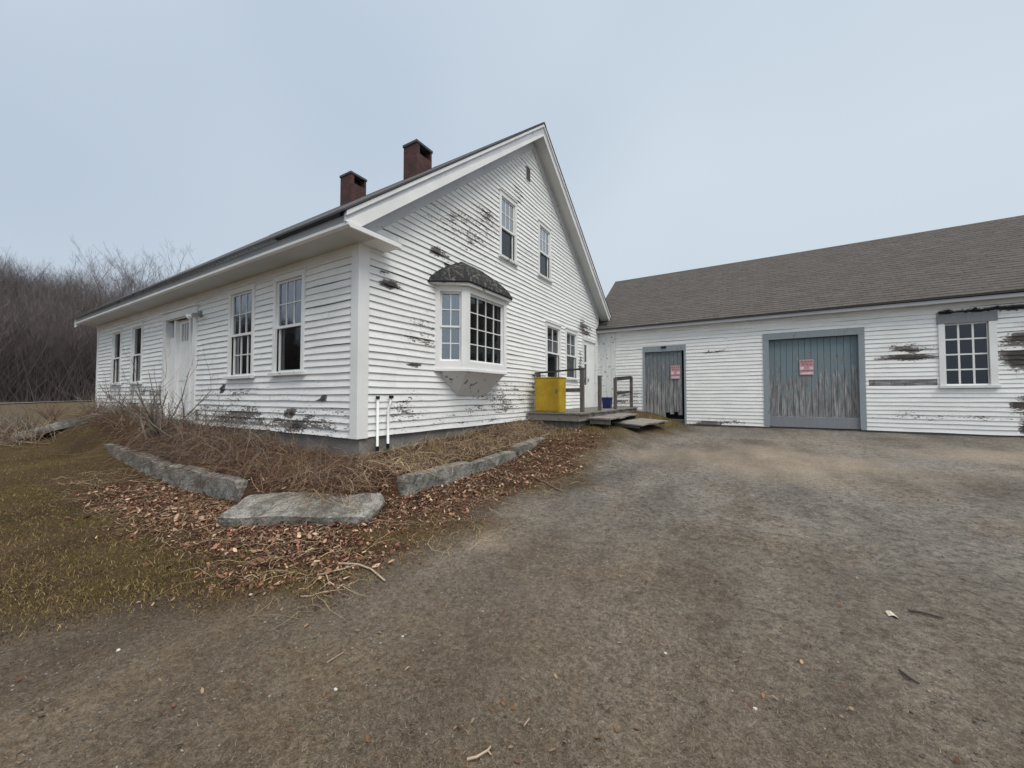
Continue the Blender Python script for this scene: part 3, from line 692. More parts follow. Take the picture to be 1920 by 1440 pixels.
# tapered apron under the bay
s = MB(); T = [(.02, 1.66, 1.05), (.43, 2.0, 1.05), (.43, 3.32, 1.05), (.02, 3.66, 1.05)]; Bt = [(.02, 2.22, .60), (.035, 2.26, .60), (.035, 3.16, .60), (.02, 3.20, .60)]
for i in range(3): s.quad([Bt[i], Bt[i+1], T[i+1], T[i]])
s.quad(T); s.quad(Bt[::-1]); s.quad([T[0], T[3], Bt[3], Bt[0]])
s.build('apron', M['trim_old'], bay)

# front door with pilasters, sidelights and a small-paned top light
b = MB(); pbox(b, FAC, -7.36, -7.19, .0, 2.42, -.14, .05); pbox(b, FAC, -5.63, -5.46, .0, 2.42, -.14, .05); pbox(b, FAC, -7.40, -5.42, 2.42, 2.58, -.03, .06); pbox(b, FAC, -7.43, -5.39, 2.58, 2.62, -.03, .10)
pbox(b, FAC, -6.86, -6.76, .12, 2.42, -.12, -.01); pbox(b, FAC, -6.02, -5.92, .12, 2.42, -.12, -.01)
pbox(b, FAC, -7.2, -6.86, .12, 2.0, -.10, -.04); pbox(b, FAC, -5.92, -5.62, .12, 2.0, -.10, -.04); pbox(b, FAC, -7.2, -5.62, .06, .12, -.15, .08)
door = b.build('front_door', M['trim'], house, bevel=.004)
b = MB(); pbox(b, FAC, -6.76, -6.02, .12, 1.88, -.14, -.085); pbox(b, FAC, -6.76, -6.66, 1.88, 2.42, -.14, -.085); pbox(b, FAC, -6.12, -6.02, 1.88, 2.42, -.14, -.085); pbox(b, FAC, -6.66, -6.12, 2.30, 2.42, -.14, -.085)
for k in range(1, 4): uu = -6.66+.54*k/4; pbox(b, FAC, uu-.01, uu+.01, 1.88, 2.30, -.13, -.09)
for (a, c, d, e) in ((-6.68, -6.42, .95, 1.75), (-6.36, -6.10, .95, 1.75), (-6.68, -6.42, .25, .80), (-6.36, -6.10, .25, .80)): pbox(b, FAC, a, c, d, e, -.085, -.073)
b.build('door_leaf', M['trim'], door, bevel=.004)
b = MB(); pbox(b, FAC, -6.66, -6.12, 1.88, 2.30, -.115, -.11); pbox(b, FAC, -7.2, -6.86, 2.0, 2.42, -.10, -.095); pbox(b, FAC, -5.92, -5.62, 2.0, 2.42, -.10, -.095); b.build('glazing', M['glass_bright'], door)
b = MB(); pbox(b, FAC, -6.14, -6.08, 1.02, 1.06, -.085, -.03); b.build('handle', M['metal'], door)
# twin floodlight beside the front door
b = MB(); pbox(b, FAC, -5.36, -5.24, 2.32, 2.44, .02, .06); fl = b.build('floodlight', M['metal'], house)
for dx in (-.10, .12):
    c0 = Vector((-5.30+dx*.4, -.07, 2.38)); c1 = Vector((-5.30+dx*1.6, -.20, 2.30)); s = MB()
    s.tube([c0, c0.lerp(c1, .4), c0.lerp(c1, .45), c1], [.012, .018, .035, .058], 12); s.build('lamp_head', M['pvc'] if dx < 0 else M['metal'], fl)
# back door by the deck, narrow light at its left
b = MB(); pbox(b, GAB, 9.0, 9.12, .16, 2.55, -.03, .04); pbox(b, GAB, 10.25, 10.36, .16, 2.55, -.03, .04); pbox(b, GAB, 8.98, 10.38, 2.55, 2.66, -.03, .05)
bd = b.build('back_door', M['trim_old'], house)
b = MB(); pbox(b, GAB, 9.46, 10.25, .16, 2.55, -.05, .0); pbox(b, GAB, 9.12, 9.46, .16, .98, -.05, .0); pbox(b, GAB, 9.12, 9.46, 1.72, 1.78, -.05, .0); pbox(b, GAB, 9.12, 9.16, .98, 2.4, -.05, .0); pbox(b, GAB, 9.12, 9.46, 2.40, 2.55, -.05, .0)
b.build('door_leaf', M['trim_clean'], bd, bevel=.003)
b = MB(); pbox(b, GAB, 9.15, 9.46, .98, 2.4, -.035, -.03); b.build('glazing', M['glass_dim'], bd)
b = MB(); pbox(b, GAB, 9.52, 9.56, 1.10, 1.22, .0, .05); b.build('handle', M['metal'], bd)

# ------------------------------------------------------------------ barn
barn = empty('barn', (8.2, 14.3, -.4), 'long low white clapboard barn with grey shingle roof and plank doors', 'barn')
BX0, BX1 = .0, 17.5
def wear_barn(u, z):
    w_ = .20+.12*float(vnoise(u, z, 1.2, 41))
    return max(w_, ell(u, z, 8.45, 2.02, .9, .03, 2.2), ell(u, z, 8.7, 1.83, .6, .045, 1.6), ell(u, z, 8.5, 1.62, .9, .07, 1.7), ell(u, z, 8.5, 1.8, .9, .4, .8), (1.25*float(vnoise(u, z*6, .9, 55))+.55)*min(1, max(0, (u-10.1)*3))*min(1, max(0, (2.5-z)*4))*min(1, max(0, (z-.95)*4)), (1.3*float(vnoise(u, z*6, .9, 56))+.5)*min(1, max(0, (u-10.15-.3*abs(z-.35))*4))*min(1, max(0, (.8-z)*4)), ell(u, z, 10.4, 1.7, .5, .8, .85),
               ell(u, z, 10.6, 2.75, 1.7, .06, 1.6), ell(u, z, 4.45, 1.90, .6, .035, 1.5), ell(u, z, 4.1, 1.86, .3, .03, 1.4), ell(u, z, 3.9, 2.05, .9, .03, .9), ell(u, z, .78, 2.3, .07, .5, .95), ell(u, z, 4.2, -.25, 1.3, .2, .98), ell(u, z, 3.6, -.33, .9, .08, 1.4), ell(u, z, 9.3, 2.78, .3, .10, 1.5), ell(u, z, 9.3, .1, 3, .5, .62), ell(u, z, 1.0, .5, 1.4, .8, .70))
bh = [(5.44, 7.58, -.36, 2.34, 1), (1.72, 3.06, -.36, 2.16, 1), (9.26, 10.02, .90, 2.46, 1), (7.76, 9.10, .87, 1.04, 0)]
siding('wall', BAR, lambda z: (BX0, BX1), -.36, 3.06, .115, bh, wear_barn, barn, 8, .021)
b = MB(); pbox(b, BAR, 7.76, 9.10, .875, 1.035, -.02, .012); b.build('bare_board', M['bare_wood'], barn)
b = MB(); b.box((-.25, 10.74, -.9), (17.4, 10.95, -.37)); b.box((-.27, 10.74, -.9), (-.24, 17.8, 3.05)); b.box((-.25, 17.7, -.9), (17.4, 17.8, 3.05)); b.box((17.38, 10.8, -.9), (17.5, 17.8, 3.05)); b.build('foundation', M['concrete'], barn)
EY, EZ, BRY = 10.42, 3.11, 14.3
b = MB()
bs = .742; NXr = 12; rsh = random.Random(12)
for side in (0, 1):
    for k in range(NXr):
        xa = -.35+(17.9)*k/NXr; xb = -.35+(17.9)*(k+1)/NXr
        rz = lambda x: EZ+bs*(BRY-EY)+.010*x-.03*math.sin((x+.35)/17.9*math.pi); ez = lambda x: EZ+.004*x-.02*math.sin((x+.35)/17.9*math.pi)
        y0 = EY if side == 0 else 2*BRY-EY; ln = 4.84
        T = [(xa, y0, ez(xa)), (xb, y0, ez(xb)), (xb, BRY, rz(xb)), (xa, BRY, rz(xa))]; uv = [(xa, 0), (xb, 0), (xb, ln), (xa, ln)]
        if side == 0:      # real shingle courses: every tab a little curled and uneven
            rw = 34; tabs = 5
            def S(u, v, up): 
                a = Vector(T[0]).lerp(Vector(T[1]), u); c = Vector(T[3]).lerp(Vector(T[2]), u); q = a.lerp(c, v); return (q.x, q.y-up*.55, q.z+up*.8)
            for j in range(rw):
                off_ = (j*.37) % 1*.2
                cuts = sorted({0, 1, *[min(1, max(0, (q+off_*5)/tabs)) for q in range(-1, tabs+1)]})
                for ua, ub in zip(cuts[:-1], cuts[1:]):
                    l0, l1 = rsh.uniform(.005, .011), rsh.uniform(.005, .011); va, vb = j/rw+rsh.uniform(-.002, .002), min(1, (j+1.12)/rw); hi = .002
                    p = [S(ua, max(0, va), l0), S(ub, max(0, va), l1), S(ub, vb, hi), S(ua, vb, hi)]
                    hue = rsh.randrange(40)*.32
                    b.quad(p, 0, [(xa+(xb-xa)*ua+hue, va*ln), (xa+(xb-xa)*ub+hue, va*ln), (xa+(xb-xa)*ub+hue, vb*ln), (xa+(xb-xa)*ua+hue, vb*ln)])
                    b.quad([S(ua, max(0, va), 0), S(ub, max(0, va), 0), p[1], p[0]], 0, [(0, 0)]*4)
        else: b.quad(T, 0, uv)
        b.quad([(x, y, z-.05) for x, y, z in T][::-1], 0, uv)
        b.quad([T[0], T[1], (xb, y0, ez(xb)-.05), (xa, y0, ez(xa)-.05)], 0, [(0, 0)]*4)
        if k == 0: b.quad([T[0], T[3], (xa, BRY, rz(xa)-.05), (xa, y0, ez(xa)-.05)], 0, [(0, 0)]*4)
b.build('roof', M['roof_barn'], barn)
b = MB(); b.prism([(EY+.03, EZ-.05), (EY+.03, EZ-.14), (10.68, EZ-.14), (10.68, EZ-.05)], -.3, 17.5)
b.build('fascia', M['cornice'], barn)
b = MB()
for k in range(3): pbox(b, BAR, .13+k*.19, .31+k*.19, -.1, 2.94, .0, .034-.003*(k % 2))
b.build('vertical_board', M['trim_old'], barn)
# gable end of the barn behind the house
b = MB(); b.prism([(10.72, -.5), (17.85, -.5), (17.85, 3.2), (BRY, 5.85), (10.72, 3.2)], -.24, -.2); b.build('wall', M['trim_old'], barn)
b = MB(); b.prism([(EY, EZ-.06), (BRY, EZ+bs*(BRY-EY)-.07), (BRY, EZ+bs*(BRY-EY)-.25), (EY, EZ-.24)], -.33, -.3); b.build('rake_board', M['frame_grey'], barn)
# doors
def plank_door(u0, u1, z0, z1, mat, fr, n, lab, fw=.15, head=.2, rec=-.05, rot=.03, gap=0):
    f = MB(); pbox(f, BAR, u0-fw, u0, z0-.28, z1, -.14, .04); pbox(f, BAR, u1, u1+fw*.9, z0-.28, z1, -.14, .04); pbox(f, BAR, u0-fw, u1+fw*.9, z1, z1+head, -.06, .045)
    d = f.build('plank_door', fr, barn, bevel=.004); d['label'] = lab
    s = MB(); rs = random.Random(int(u0*10)); ww = (u1-gap-u0)/n
    for k in range(n):
        dz = rs.uniform(0, rot)*(1 if rot < .1 or k > n*.35 else .3); pbox(s, BAR, u0+k*ww+.004, u0+(k+1)*ww-.004, z0+dz, z1-.01, rec-.03, rec+rs.uniform(-.004, .004))
    s.build('door_leaf', mat, d)
    s = MB(); pbox(s, BAR, u0, u1, z0-.3, z0+(.02 if rot < .1 else -.05), -.12, -.02); s.build('threshold', M['frame_grey'] if rot < .1 else M['post_wood'], d, bevel=.006)
    return d
plank_door(5.46, 7.56, -.05, 2.33, M['door_blue'], [M['frame_blue']], 14, 'wide plank door with flaking blue grey paint', rec=-.09)
d1 = plank_door(1.74, 3.03, -.16, 2.16, M['door_grey'], M['frame_blue'], 9, 'narrow bare grey plank door beside the deck', fw=.07, rec=-.03, rot=.24, gap=.07)
s = MB(); s.box((2.30, 10.63, 2.27), (2.47, 10.70, 2.33)); s.build('hinge_block', M['black'], d1)
# barn window 3 x 4 panes
b = MB(); pbox(b, BAR, 9.14, 9.26, .86, 2.46, -.04, .045); pbox(b, BAR, 10.02, 10.15, .86, 2.46, -.04, .045); bw = b.build('window', M['trim'], barn, bevel=.004)
bw['label'] = 'twelve pane barn window under a grey board head'
s = MB(); pbox(s, BAR, 9.12, 10.17, 2.46, 2.70, -.03, .055); s.build('head_board', M['frame_grey'], bw, bevel=.004)
s = MB(); pbox(s, BAR, 9.12, 10.17, .80, .86, -.05, .08); s.build('sill', M['trim_old'], bw)
s = MB()
for k in range(4): uu = 9.26+.76*k/3; pbox(s, BAR, uu-.018, uu+.018, .86, 2.46, -.05, -.02)
for k in range(5): zz = .88+1.56*k/4; pbox(s, BAR, 9.26, 10.02, zz-.018, zz+.018, -.049, -.021)
s.build('sash', M['trim'], bw)
s = MB(); pbox(s, BAR, 9.26, 10.02, .87, 2.45, -.038, -.034); s.build('pane', M['glass_dim'], bw)
# cable with insulators over the window
s = MB(); pts = [(9.15, 10.66, 2.78), (9.32, 10.64, 2.74), (9.7, 10.65, 2.745), (10.2, 10.64, 2.75), (10.8, 10.65, 2.74), (12.5, 10.65, 2.75)]
s.tube(pts, .016, 6)
for x in (9.32, 9.78, 10.15, 10.9): s.tube([(x, 10.69, 2.76), (x, 10.60, 2.79)], [.03, .035], 8)
s.build('cable', M['black'], barn)
# warning cards: faded, the lettering bleached to patches
def card(loc, wd, ht, lab, rz=0.0):
    t = empty('sign', loc, lab, 'sign'); x, y, z = loc
    b = MB(); b.box((x-wd/2, y, z-ht/2), (x+wd/2, y+.004, z+ht/2)); b.build('board', M['red'], t)
    def bar(u0, u1, v0, v1, mt, nm, rnd=0):
        s = MB(); k = 10; pts = []
        for i in range(k):
            a = 2*math.pi*i/k; pts.append((x+(u0+u1)/2*wd+(u1-u0)/2*wd*max(-1, min(1, 1.25*math.cos(a))), y-.002-.001*rnd, z+(v0+v1)/2*ht+(v1-v0)/2*ht*max(-1, min(1, 1.25*math.sin(a)))))
        s.quad(pts); s.build(nm, mt, t)
    for u0, u1 in ((-.42, -.22), (-.16, .02), (.08, .2), (.26, .42)): bar(u0, u1, .30, .42, M['redink'], 'lettering')
    for u0, u1 in ((-.34, -.12), (-.05, .14), (.2, .36)): bar(u0, u1, .12, .24, M['redink'], 'lettering')
    bar(-.48, -.18, -.16, .04, M['white_ink'], 'lettering'); bar(.18, .48, -.16, .04, M['white_ink'], 'lettering')
    bar(-.48, .48, -.27, -.19, M['redink'], 'lettering'); bar(-.40, .44, -.46, -.33, M['white_ink'], 'lettering')
card((6.395, 10.775, 1.455), .34, .46, 'faded red and white warning card on the wide blue grey barn door')
card((2.75, 10.715, 1.42), .30, .46, 'faded red and white warning card on the narrow grey plank door')

# ------------------------------------------------------------------ vent pipes
def pipe(pts, capr, lab):
    t = empty('vent_pipe', (pts[0][0], pts[0][1], pts[0][2]), lab, 'pipe', 'vent pipes beside the house corner')
    b = MB(); b.tube(pts, .020, 12); b.build('pipe', M['pvc'], t, smooth=True)
    q = Vector(pts[0]); b = MB(); b.tube([q-Vector((0, 0, .4)), q], .026, 10); b.build('dark_stub', M['black'], t); q = Vector(pts[-1]); b = MB(); b.tube([q-Vector((0, 0, .01)), q+Vector((0, 0, .035))], capr, 12); b.build('cap', M['black'], t)  # black stub under each pipe is added for the darkness at its foot
pipe([(.07, .30, -.16), (.07, .30, .56)], .030, 'straight white pipe with small black cap, nearer the house corner')
pipe([(.07, .50, -.14), (.07, .50, .38), (.08, .525, .46), (.085, .545, .57)], .038, 'white pipe bent near its larger black cap, right of the straight pipe')

# ------------------------------------------------------------------ deck, steps and what stands on them
DZ = .19
deck = empty('deck', (.8, 7.8, -.2), 'small weathered wooden deck with open railings at the back door', 'deck')
rs = random.Random(5)
b = MB()
y = 4.95
while y < 10.5:
    wd = .135; b.box((.05, y, DZ-.035+rs.uniform(-.004, .004)), (1.5+rs.uniform(-.01, .03), min(y+wd, 10.6), DZ+rs.uniform(-.004, .004))); y += .142
b.build('floor_boards', M['deck_wood'], deck)
b = MB(); b.box((1.42, 4.97, DZ-.2), (1.46, 10.6, DZ-.04)); b.box((.06, 4.97, DZ-.2), (1.42, 5.0, DZ-.04)); b.build('rim_joist', M['deck_wood'], deck)
b = MB()
for k in range(9): b.box((.05+k*.15, 5.01+rs.uniform(0, .01), -.5), (.19+k*.15, 5.04, DZ-.2+rs.uniform(-.02, .01)))
for k in range(30): b.box((1.36, 5.05+k*.18, -.5), (1.39+rs.uniform(0, .01), 5.22+k*.18, DZ-.2+rs.uniform(-.02, .01)))
b.build('skirt', M['post_wood'], deck)
def post(x, y, z1, s=.045, z0=None): 
    b = MB(); b.box((x-s, y-s, DZ+.001 if z0 is None else z0), (x+s, y+s, z1)); b.build('post', M['post_wood'], deck, bevel=.004)
post(.14, 5.44, 1.18); post(1.36, 5.44, 1.25); post(1.38, 6.72, 1.16); post(1.38, 8.20, 1.15); post(1.38, 10.15, 1.28)
def rail(a, c, nm='rail', mt='rail_wood', h=.045, tk=.02):
    a, c = Vector(a), Vector(c); d = (c-a).normalized(); n = Vector((-d.y, d.x, 0)).normalized()*tk; u = Vector((0, 0, h))
    b = MB(); b.hexa([a-n-u, c-n-u, c+n-u, a+n-u, a-n+u, c-n+u, c+n+u, a+n+u]); b.build(nm, M[mt], deck)
rail((.05, 5.44, 1.20), (1.41, 5.44, 1.27), tk=.045, h=.02); rail((.14, 5.44, .72), (1.36, 5.44, .75), mt='post_wood'); rail((1.38, 8.24, 1.12), (1.38, 10.10, 1.24), h=.06); rail((1.38, 8.24, .68), (1.38, 10.10, .74), h=.035)
# steps: loose weathered platforms lying against the deck
def plank_pallet(lab, c, size, rz, n, z, tilt=0, mt='deck_wood'):
    t = empty('wooden_step', (c[0], c[1], z), lab, 'step'); t.rotation_euler = (0, tilt, rz)
    b = MB(); L_, W_, H_ = size; r = random.Random(int(c[1]*7))
    for k in range(n):
        a = -W_/2+W_*k/n; b.box((-L_/2+r.uniform(-.03, .03), a+.006, H_-.035), (L_/2+r.uniform(-.05, .05), a+W_/n-.006, H_+r.uniform(-.004, .004)))
    o = b.build('tread', M[mt], t)
    b = MB(); b.box((-L_/2+.05, -W_/2+.03, 0), (L_/2-.05, -W_/2+.07, H_-.036)); b.build('bearer', M['post_wood'], t); b = MB(); b.box((-L_/2+.05, W_/2-.07, 0), (L_/2-.05, W_/2-.03, H_-.036)); b.build('bearer', M['post_wood'], t)
plank_pallet('upper weathered plank step against the deck front', (1.75, 6.9), (.6, 2.9, .15), 0.03, 5, -.09, .02)
plank_pallet('lower plank platform tilted on the grass before the deck', (2.35, 7.3), (.75, 2.1, .10), -.12, 6, -.20, .06)
# yellow cabinet
BXA, BXB, BD = .27, .96, .38
t = empty('yellow_cabinet', (.5, 5.2, DZ), 'worn yellow metal cabinet standing in front of the railing', 'cabinet')
b = MB(); b.box((BXA, 4.98, DZ+.005), (BXB, 4.98+BD, 1.04)); b.build('body', M['yellow'], t, bevel=.01)
b = MB(); b.box((BXA+.03, 4.968, .23), (BXB-.03, 4.98, 1.0)); b.build('panel', M['yellow_dark'], t, bevel=.004)
b = MB(); b.box((BXA-.012, 4.968, 1.035), (BXB+.012, 4.98+BD+.01, 1.062)); b.build('lid', M['yellow_dark'], t, bevel=.005)
b = MB(); b.box((BXB-.09, 4.955, .66), (BXB-.06, 4.968, .76)); b.build('latch', M['post_wood'], t)
# blue bin: open tub with flared rim
t = empty('blue_tub', (.95, 8.75, DZ), 'navy blue plastic tub on the deck between the posts', 'tub')
b = MB(); cx, cy = .95, 8.75
def ringq(z, s): return [(cx-s, cy-s*.8, z), (cx+s, cy-s*.8, z), (cx+s, cy+s*.8, z), (cx-s, cy+s*.8, z)]
lv = [(DZ+.001, .12), (DZ+.34, .145), (DZ+.34, .16), (DZ+.36, .16), (DZ+.36, .13), (DZ+.03, .105)]
for (za, sa), (zb, sb) in zip(lv[:-1], lv[1:]):
    A_, B_ = ringq(za, sa), ringq(zb, sb)
    for i in range(4): j = (i+1) % 4; b.quad([A_[i], A_[j], B_[j], B_[i]])
b.quad(ringq(*lv[0])); b.quad(ringq(*lv[-1])); b.build('tub', M['blue'], t)
b = MB(); b.box((cx+.142, cy-.05, DZ+.28), (cx+.165, cy+.05, DZ+.32)); b.build('handle', M['blue'], t)
# board leaning beside the middle post
b = MB(); b.hexa([(1.30, 6.84, DZ), (1.34, 6.84, DZ), (1.34, 7.02, DZ), (1.30, 7.02, DZ), (1.34, 6.78, 1.08), (1.37, 6.78, 1.08), (1.37, 6.86, 1.08), (1.34, 6.86, 1.08)])
tag(b.build('leaning_board', simple('pinkish grey board', (.33, .29, .29), .9, .2, 5, stretch=(6, 6, 1)), bevel=.003), 'thin pinkish grey board leaning on the deck post by the tub', 'board')

# ------------------------------------------------------------------ stones
def stone(name, c, size, rz, lab, cat, seed=0, tilt=(0, 0), jit=.03, taper=0, group=None):
    """rough quarried block: subdivided, jittered box"""
    L_, W_, H_ = size; nx, ny, nz_ = max(3, int(L_/.07)), max(3, int(W_/.07)), max(3, int(H_/.07))
    b = MB(); idx = {}; rs = np.random.default_rng(seed)
    ph = rs.uniform(0, 10, 6)
    def P_(i, j, k):
        if (i, j, k) in idx: return idx[i, j, k]
        x, y, z = i/nx-.5, j/ny-.5, k/nz_-.5
        rnd = 1-.05*((abs(x)*2)**8+(abs(y)*2)**8+(abs(z)*2)**8)*.6
        X, Y, Z = x*L_*rnd, y*W_*rnd, z*H_*rnd
        e = jit*np.array([math.sin(7*Y+ph[0]+5*Z), math.sin(6*X+ph[1]+9*Z), .6*math.sin(5*X+ph[2]+4*Y)])+rs.normal(0, jit*.16, 3)
        if taper: X *= 1-taper*(y+.5)*.4
        n = len(b.v); b.v.append((X+e[0]*1.2, Y+e[1]*.7, Z+e[2]*.7)); idx[i, j, k] = n; return n
    def face(q): b.f.append(tuple(P_(*p) for p in q)); b.m.append(0); b.uv.extend([(0, 0)]*4)
    for i in range(nx):
        for j in range(ny):
            face([(i, j, 0), (i, j+1, 0), (i+1, j+1, 0), (i+1, j, 0)]); face([(i, j, nz_), (i+1, j, nz_), (i+1, j+1, nz_), (i, j+1, nz_)])
        for k in range(nz_):
            face([(i, 0, k), (i+1, 0, k), (i+1, 0, k+1), (i, 0, k+1)]); face([(i, ny, k), (i, ny, k+1), (i+1, ny, k+1), (i+1, ny, k)])
    for j in range(ny):
        for k in range(nz_):
            face([(0, j, k), (0, j, k+1), (0, j+1, k+1), (0, j+1, k)]); face([(nx, j, k), (nx, j+1, k), (nx, j+1, k+1), (nx, j, k+1)])
    o = b.build(name, M['granite']); o.location = c; o.rotation_euler = (tilt[0], tilt[1], rz)
    return tag(o, lab, cat, group)
stone('granite_slab', (.40, -1.00, -.735), (1.75, .52, .15), R(31), 'long flat granite slab fallen across the open corner of the bed', 'slab', 3, (R(17), 0), .022)
G = 'granite kerb stones edging the bed'
stone('kerb_stone', (.87, .72, -.66), (.26, 1.42, .38), R(-3), 'thick rounded granite block right of the fallen slab', 'kerb stone', 11, (0, 0), .016, group=G)
stone('kerb_stone', (.88, 2.15, -.655), (.24, 1.4, .34), R(-2), 'second granite kerb stone behind the thick rounded block', 'kerb stone', 12, (R(3), 0), .016, group=G)
stone('kerb_stone', (.88, 3.62, -.53), (.24, 1.45, .34), R(2), 'low kerb stone half buried in leaves, third towards the deck', 'kerb stone', 13, (R(3), 0), .016, group=G)
stone('kerb_stone', (.89, 4.95, -.40), (.22, 1.3, .30), R(0), 'last kerb stone before the deck, nearly covered by grass', 'kerb stone', 14, (R(4), 0), .03, group=G)
stone('kerb_stone', (-2.2, -1.04, -.73), (2.5, .20, .40), R(2), 'long upright kerb stone left of the fallen slab', 'kerb stone', 15, (0, R(1.2)), .022, group=G)
stone('kerb_stone', (-4.55, -1.04, -.66), (2.1, .2, .34), R(-2), 'kerb stone hidden in brambles beyond the long upright one', 'kerb stone', 16, (0, R(2)), .016, group=G)
stone('kerb_stone', (-6.8, -1.05, -.55), (2.3, .2, .3), R(1), 'kerb stone before the bare shrub at the front door', 'kerb stone', 17, (0, R(2)), .016, group=G)
stone('stone_slab', (-9.4, -1.0, -.11), (2.7, .85, .20), R(30), 'broad grey stone slab sloping up the mound at the left end of the house', 'slab', 18, (0, R(-14)), .018)

# ------------------------------------------------------------------ trees
def branch_tree(b, rnd, base, hgt, r0, depth, spread=.5, droop=0, lens=.72, kids=(2, 4), n=4, twig=True, trunk_to=.35, mt=(0, 1)):
    """grow a bare tree into mesh b (material mt[0] trunk, mt[1] twigs)"""
    def grow(p, d, length, r, lvl):
        segs = 3 if lvl < 2 else 2; pts = [p.copy()]; q = p.copy(); dd = d.copy(); rr = [r]
        for k in range(segs):
            dd = (dd+Vector((rnd.gauss(0, .10), rnd.gauss(0, .10), rnd.gauss(.05, .06)-droop))).normalized()
            q = q+dd*(length/segs); pts.append(q.copy()); rr.append(max(.004, r*(1-.45*(k+1)/segs)))
        tgt = b[0] if lvl < 2 else b[1]
        tgt.tube(pts, rr, n if lvl < 2 else 3, 0, cap=False)
        if lvl >= depth: return
        for k in range(rnd.randint(*kids)+(1 if lvl == 0 else 0)):
            t = rnd.uniform(.45, 1.0) if lvl else rnd.uniform(trunk_to, 1.0)
            i = min(int(t*segs), segs-1); f = t*segs-i; o = pts[i].lerp(pts[i+1], f)
            a = rnd.uniform(0, 2*math.pi); side = Vector((math.cos(a), math.sin(a), 0))
            nd = (dd*(1-spread)+side*spread+Vector((0, 0, .18))).normalized()
            grow(o, nd, length*lens*rnd.uniform(.7, 1.1), rr[min(i+1, segs)]*.66, lvl+1)
        grow(pts[-1], (dd+Vector((rnd.gauss(0, .15), rnd.gauss(0, .15), .1))).normalized(), length*lens, rr[-1]*.9, lvl+1)
    grow(Vector(base), Vector((rnd.gauss(0, .04), rnd.gauss(0, .04), 1)).normalized(), hgt, r0, 0)

protos = []
for i in range(8):
    rnd = random.Random(40+i); tr, cr_ = MB(), MB()
    if i < 7: branch_tree((tr, cr_), rnd, (0, 0, 0), 5.2, .17, 5, .46, 0, .66, (2, 3))
    else: branch_tree((tr, cr_), rnd, (0, 0, 0), 5.0, .22, 6, .42, 0, .68, (2, 3), trunk_to=.55)
    zt = max(v[2] for v in cr_.v)
    for mb in (tr, cr_): mb.v = [(x*12/zt, y*12/zt, z*12/zt) for x, y, z in mb.v]   # every sort 12 m tall
    a = tr.build('trunk', M['bark_pale'] if i == 6 else M['bark']); c = cr_.build('crown', M['twig']); protos.append((a.data, c.data))
    bpy.data.objects.remove(a); bpy.data.objects.remove(c)
def place_tree(x, y, z, s, rz, k, lab, group, name='bare_tree', wide=1.0):
    t = bpy.data.objects.new(name, None); COL.objects.link(t); t.location = (x, y, z); t.rotation_euler = (0, 0, rz); t.scale = (s*wide, s*wide, s)
    tag(t, lab, 'tree', group)
    for nm, me in (('trunk', protos[k][0]), ('crown', protos[k][1])):
        o = bpy.data.objects.new(nm, me); COL.objects.link(o); o.parent = t
    return t
def polar(az, r): return CAM.x-r*math.cos(R(az)), CAM.y+r*math.sin(R(az))
rnd = random.Random(99); spots = []
for i in range(288):
    az = rnd.uniform(2.5, 27); rr = 67+55*rnd.random()**1.1
    x, y = polar(az, rr); z = float(hill_h(rr, az))-.3
    s = rnd.uniform(.85, 1.2)
    k = rnd.randrange(6) if rnd.random() < .94 else 6
    if k == 6: place_tree(x, y, z, s, rnd.uniform(0, 6), k, 'pale trunked bare tree in the wooded hillside left of the house', 'pale trees in the wooded hillside')
    else: place_tree(x, y, z, s, rnd.uniform(0, 6), k, 'bare grey brown tree in the dense wood on the hillside behind the house', 'bare trees of the wooded hillside')
for az, rr, s, k, lab in ((12.6, 74, 1.80, 7, 'tall spreading bare tree standing above the wood left of the house roof'), (10.6, 80, 1.45, 3, 'bare tree left of the tallest one on the skyline'),
                          (16.6, 76, 1.82, 7, 'slender bare tree rising behind the left part of the roof'), (18.6, 78, 1.75, 4, 'fine twigged bare tree just above the roof slope'), (6.2, 90, 1.25, 5, 'bare tree poking above the wood near the left edge')):
    x, y = polar(az, rr); place_tree(x, y, float(hill_h(rr, az))-.3, s, az, k, lab, None, wide=1.0)
# undergrowth mass between the trunks, and trees too many to count behind
def twig_mass(name, n, az0, az1, r0, r1, h0, h1, lab, cat):
    rg = np.random.default_rng(5); az = np.radians(rg.uniform(az0, az1, n)); r = rg.uniform(r0, r1, n); x = CAM.x-r*np.cos(az); y = CAM.y+r*np.sin(az)
    z = hill_h(r, np.degrees(az))-.2; H = rg.uniform(h0, h1, n); lean = rg.normal(0, .38, (n, 2))*H[:, None]; wd = rg.uniform(.015, .04, n)
    ang = rg.uniform(0, np.pi, n); ox, oy = np.cos(ang)*wd, np.sin(ang)*wd
    V = np.stack([np.stack([x-ox, y-oy, z], 1), np.stack([x+ox, y+oy, z], 1), np.stack([x+lean[:, 0], y+lean[:, 1], z+H], 1)], 1).reshape(-1, 3)
    F = np.arange(3*n).reshape(-1, 3); c0 = np.array([.112, .098, .096])*rg.uniform(.75, 1.3, (n, 1));  # thicket colour paled by hand where haze would do it
    return tag(npmesh(name, V, F, M['tint'], c0), lab, cat, kind='stuff')
twig_mass('thicket', 150000, -25, 32, 66, 118, 2.5, 12.0, 'dense dark thicket of saplings filling the wooded hillside', 'thicket')

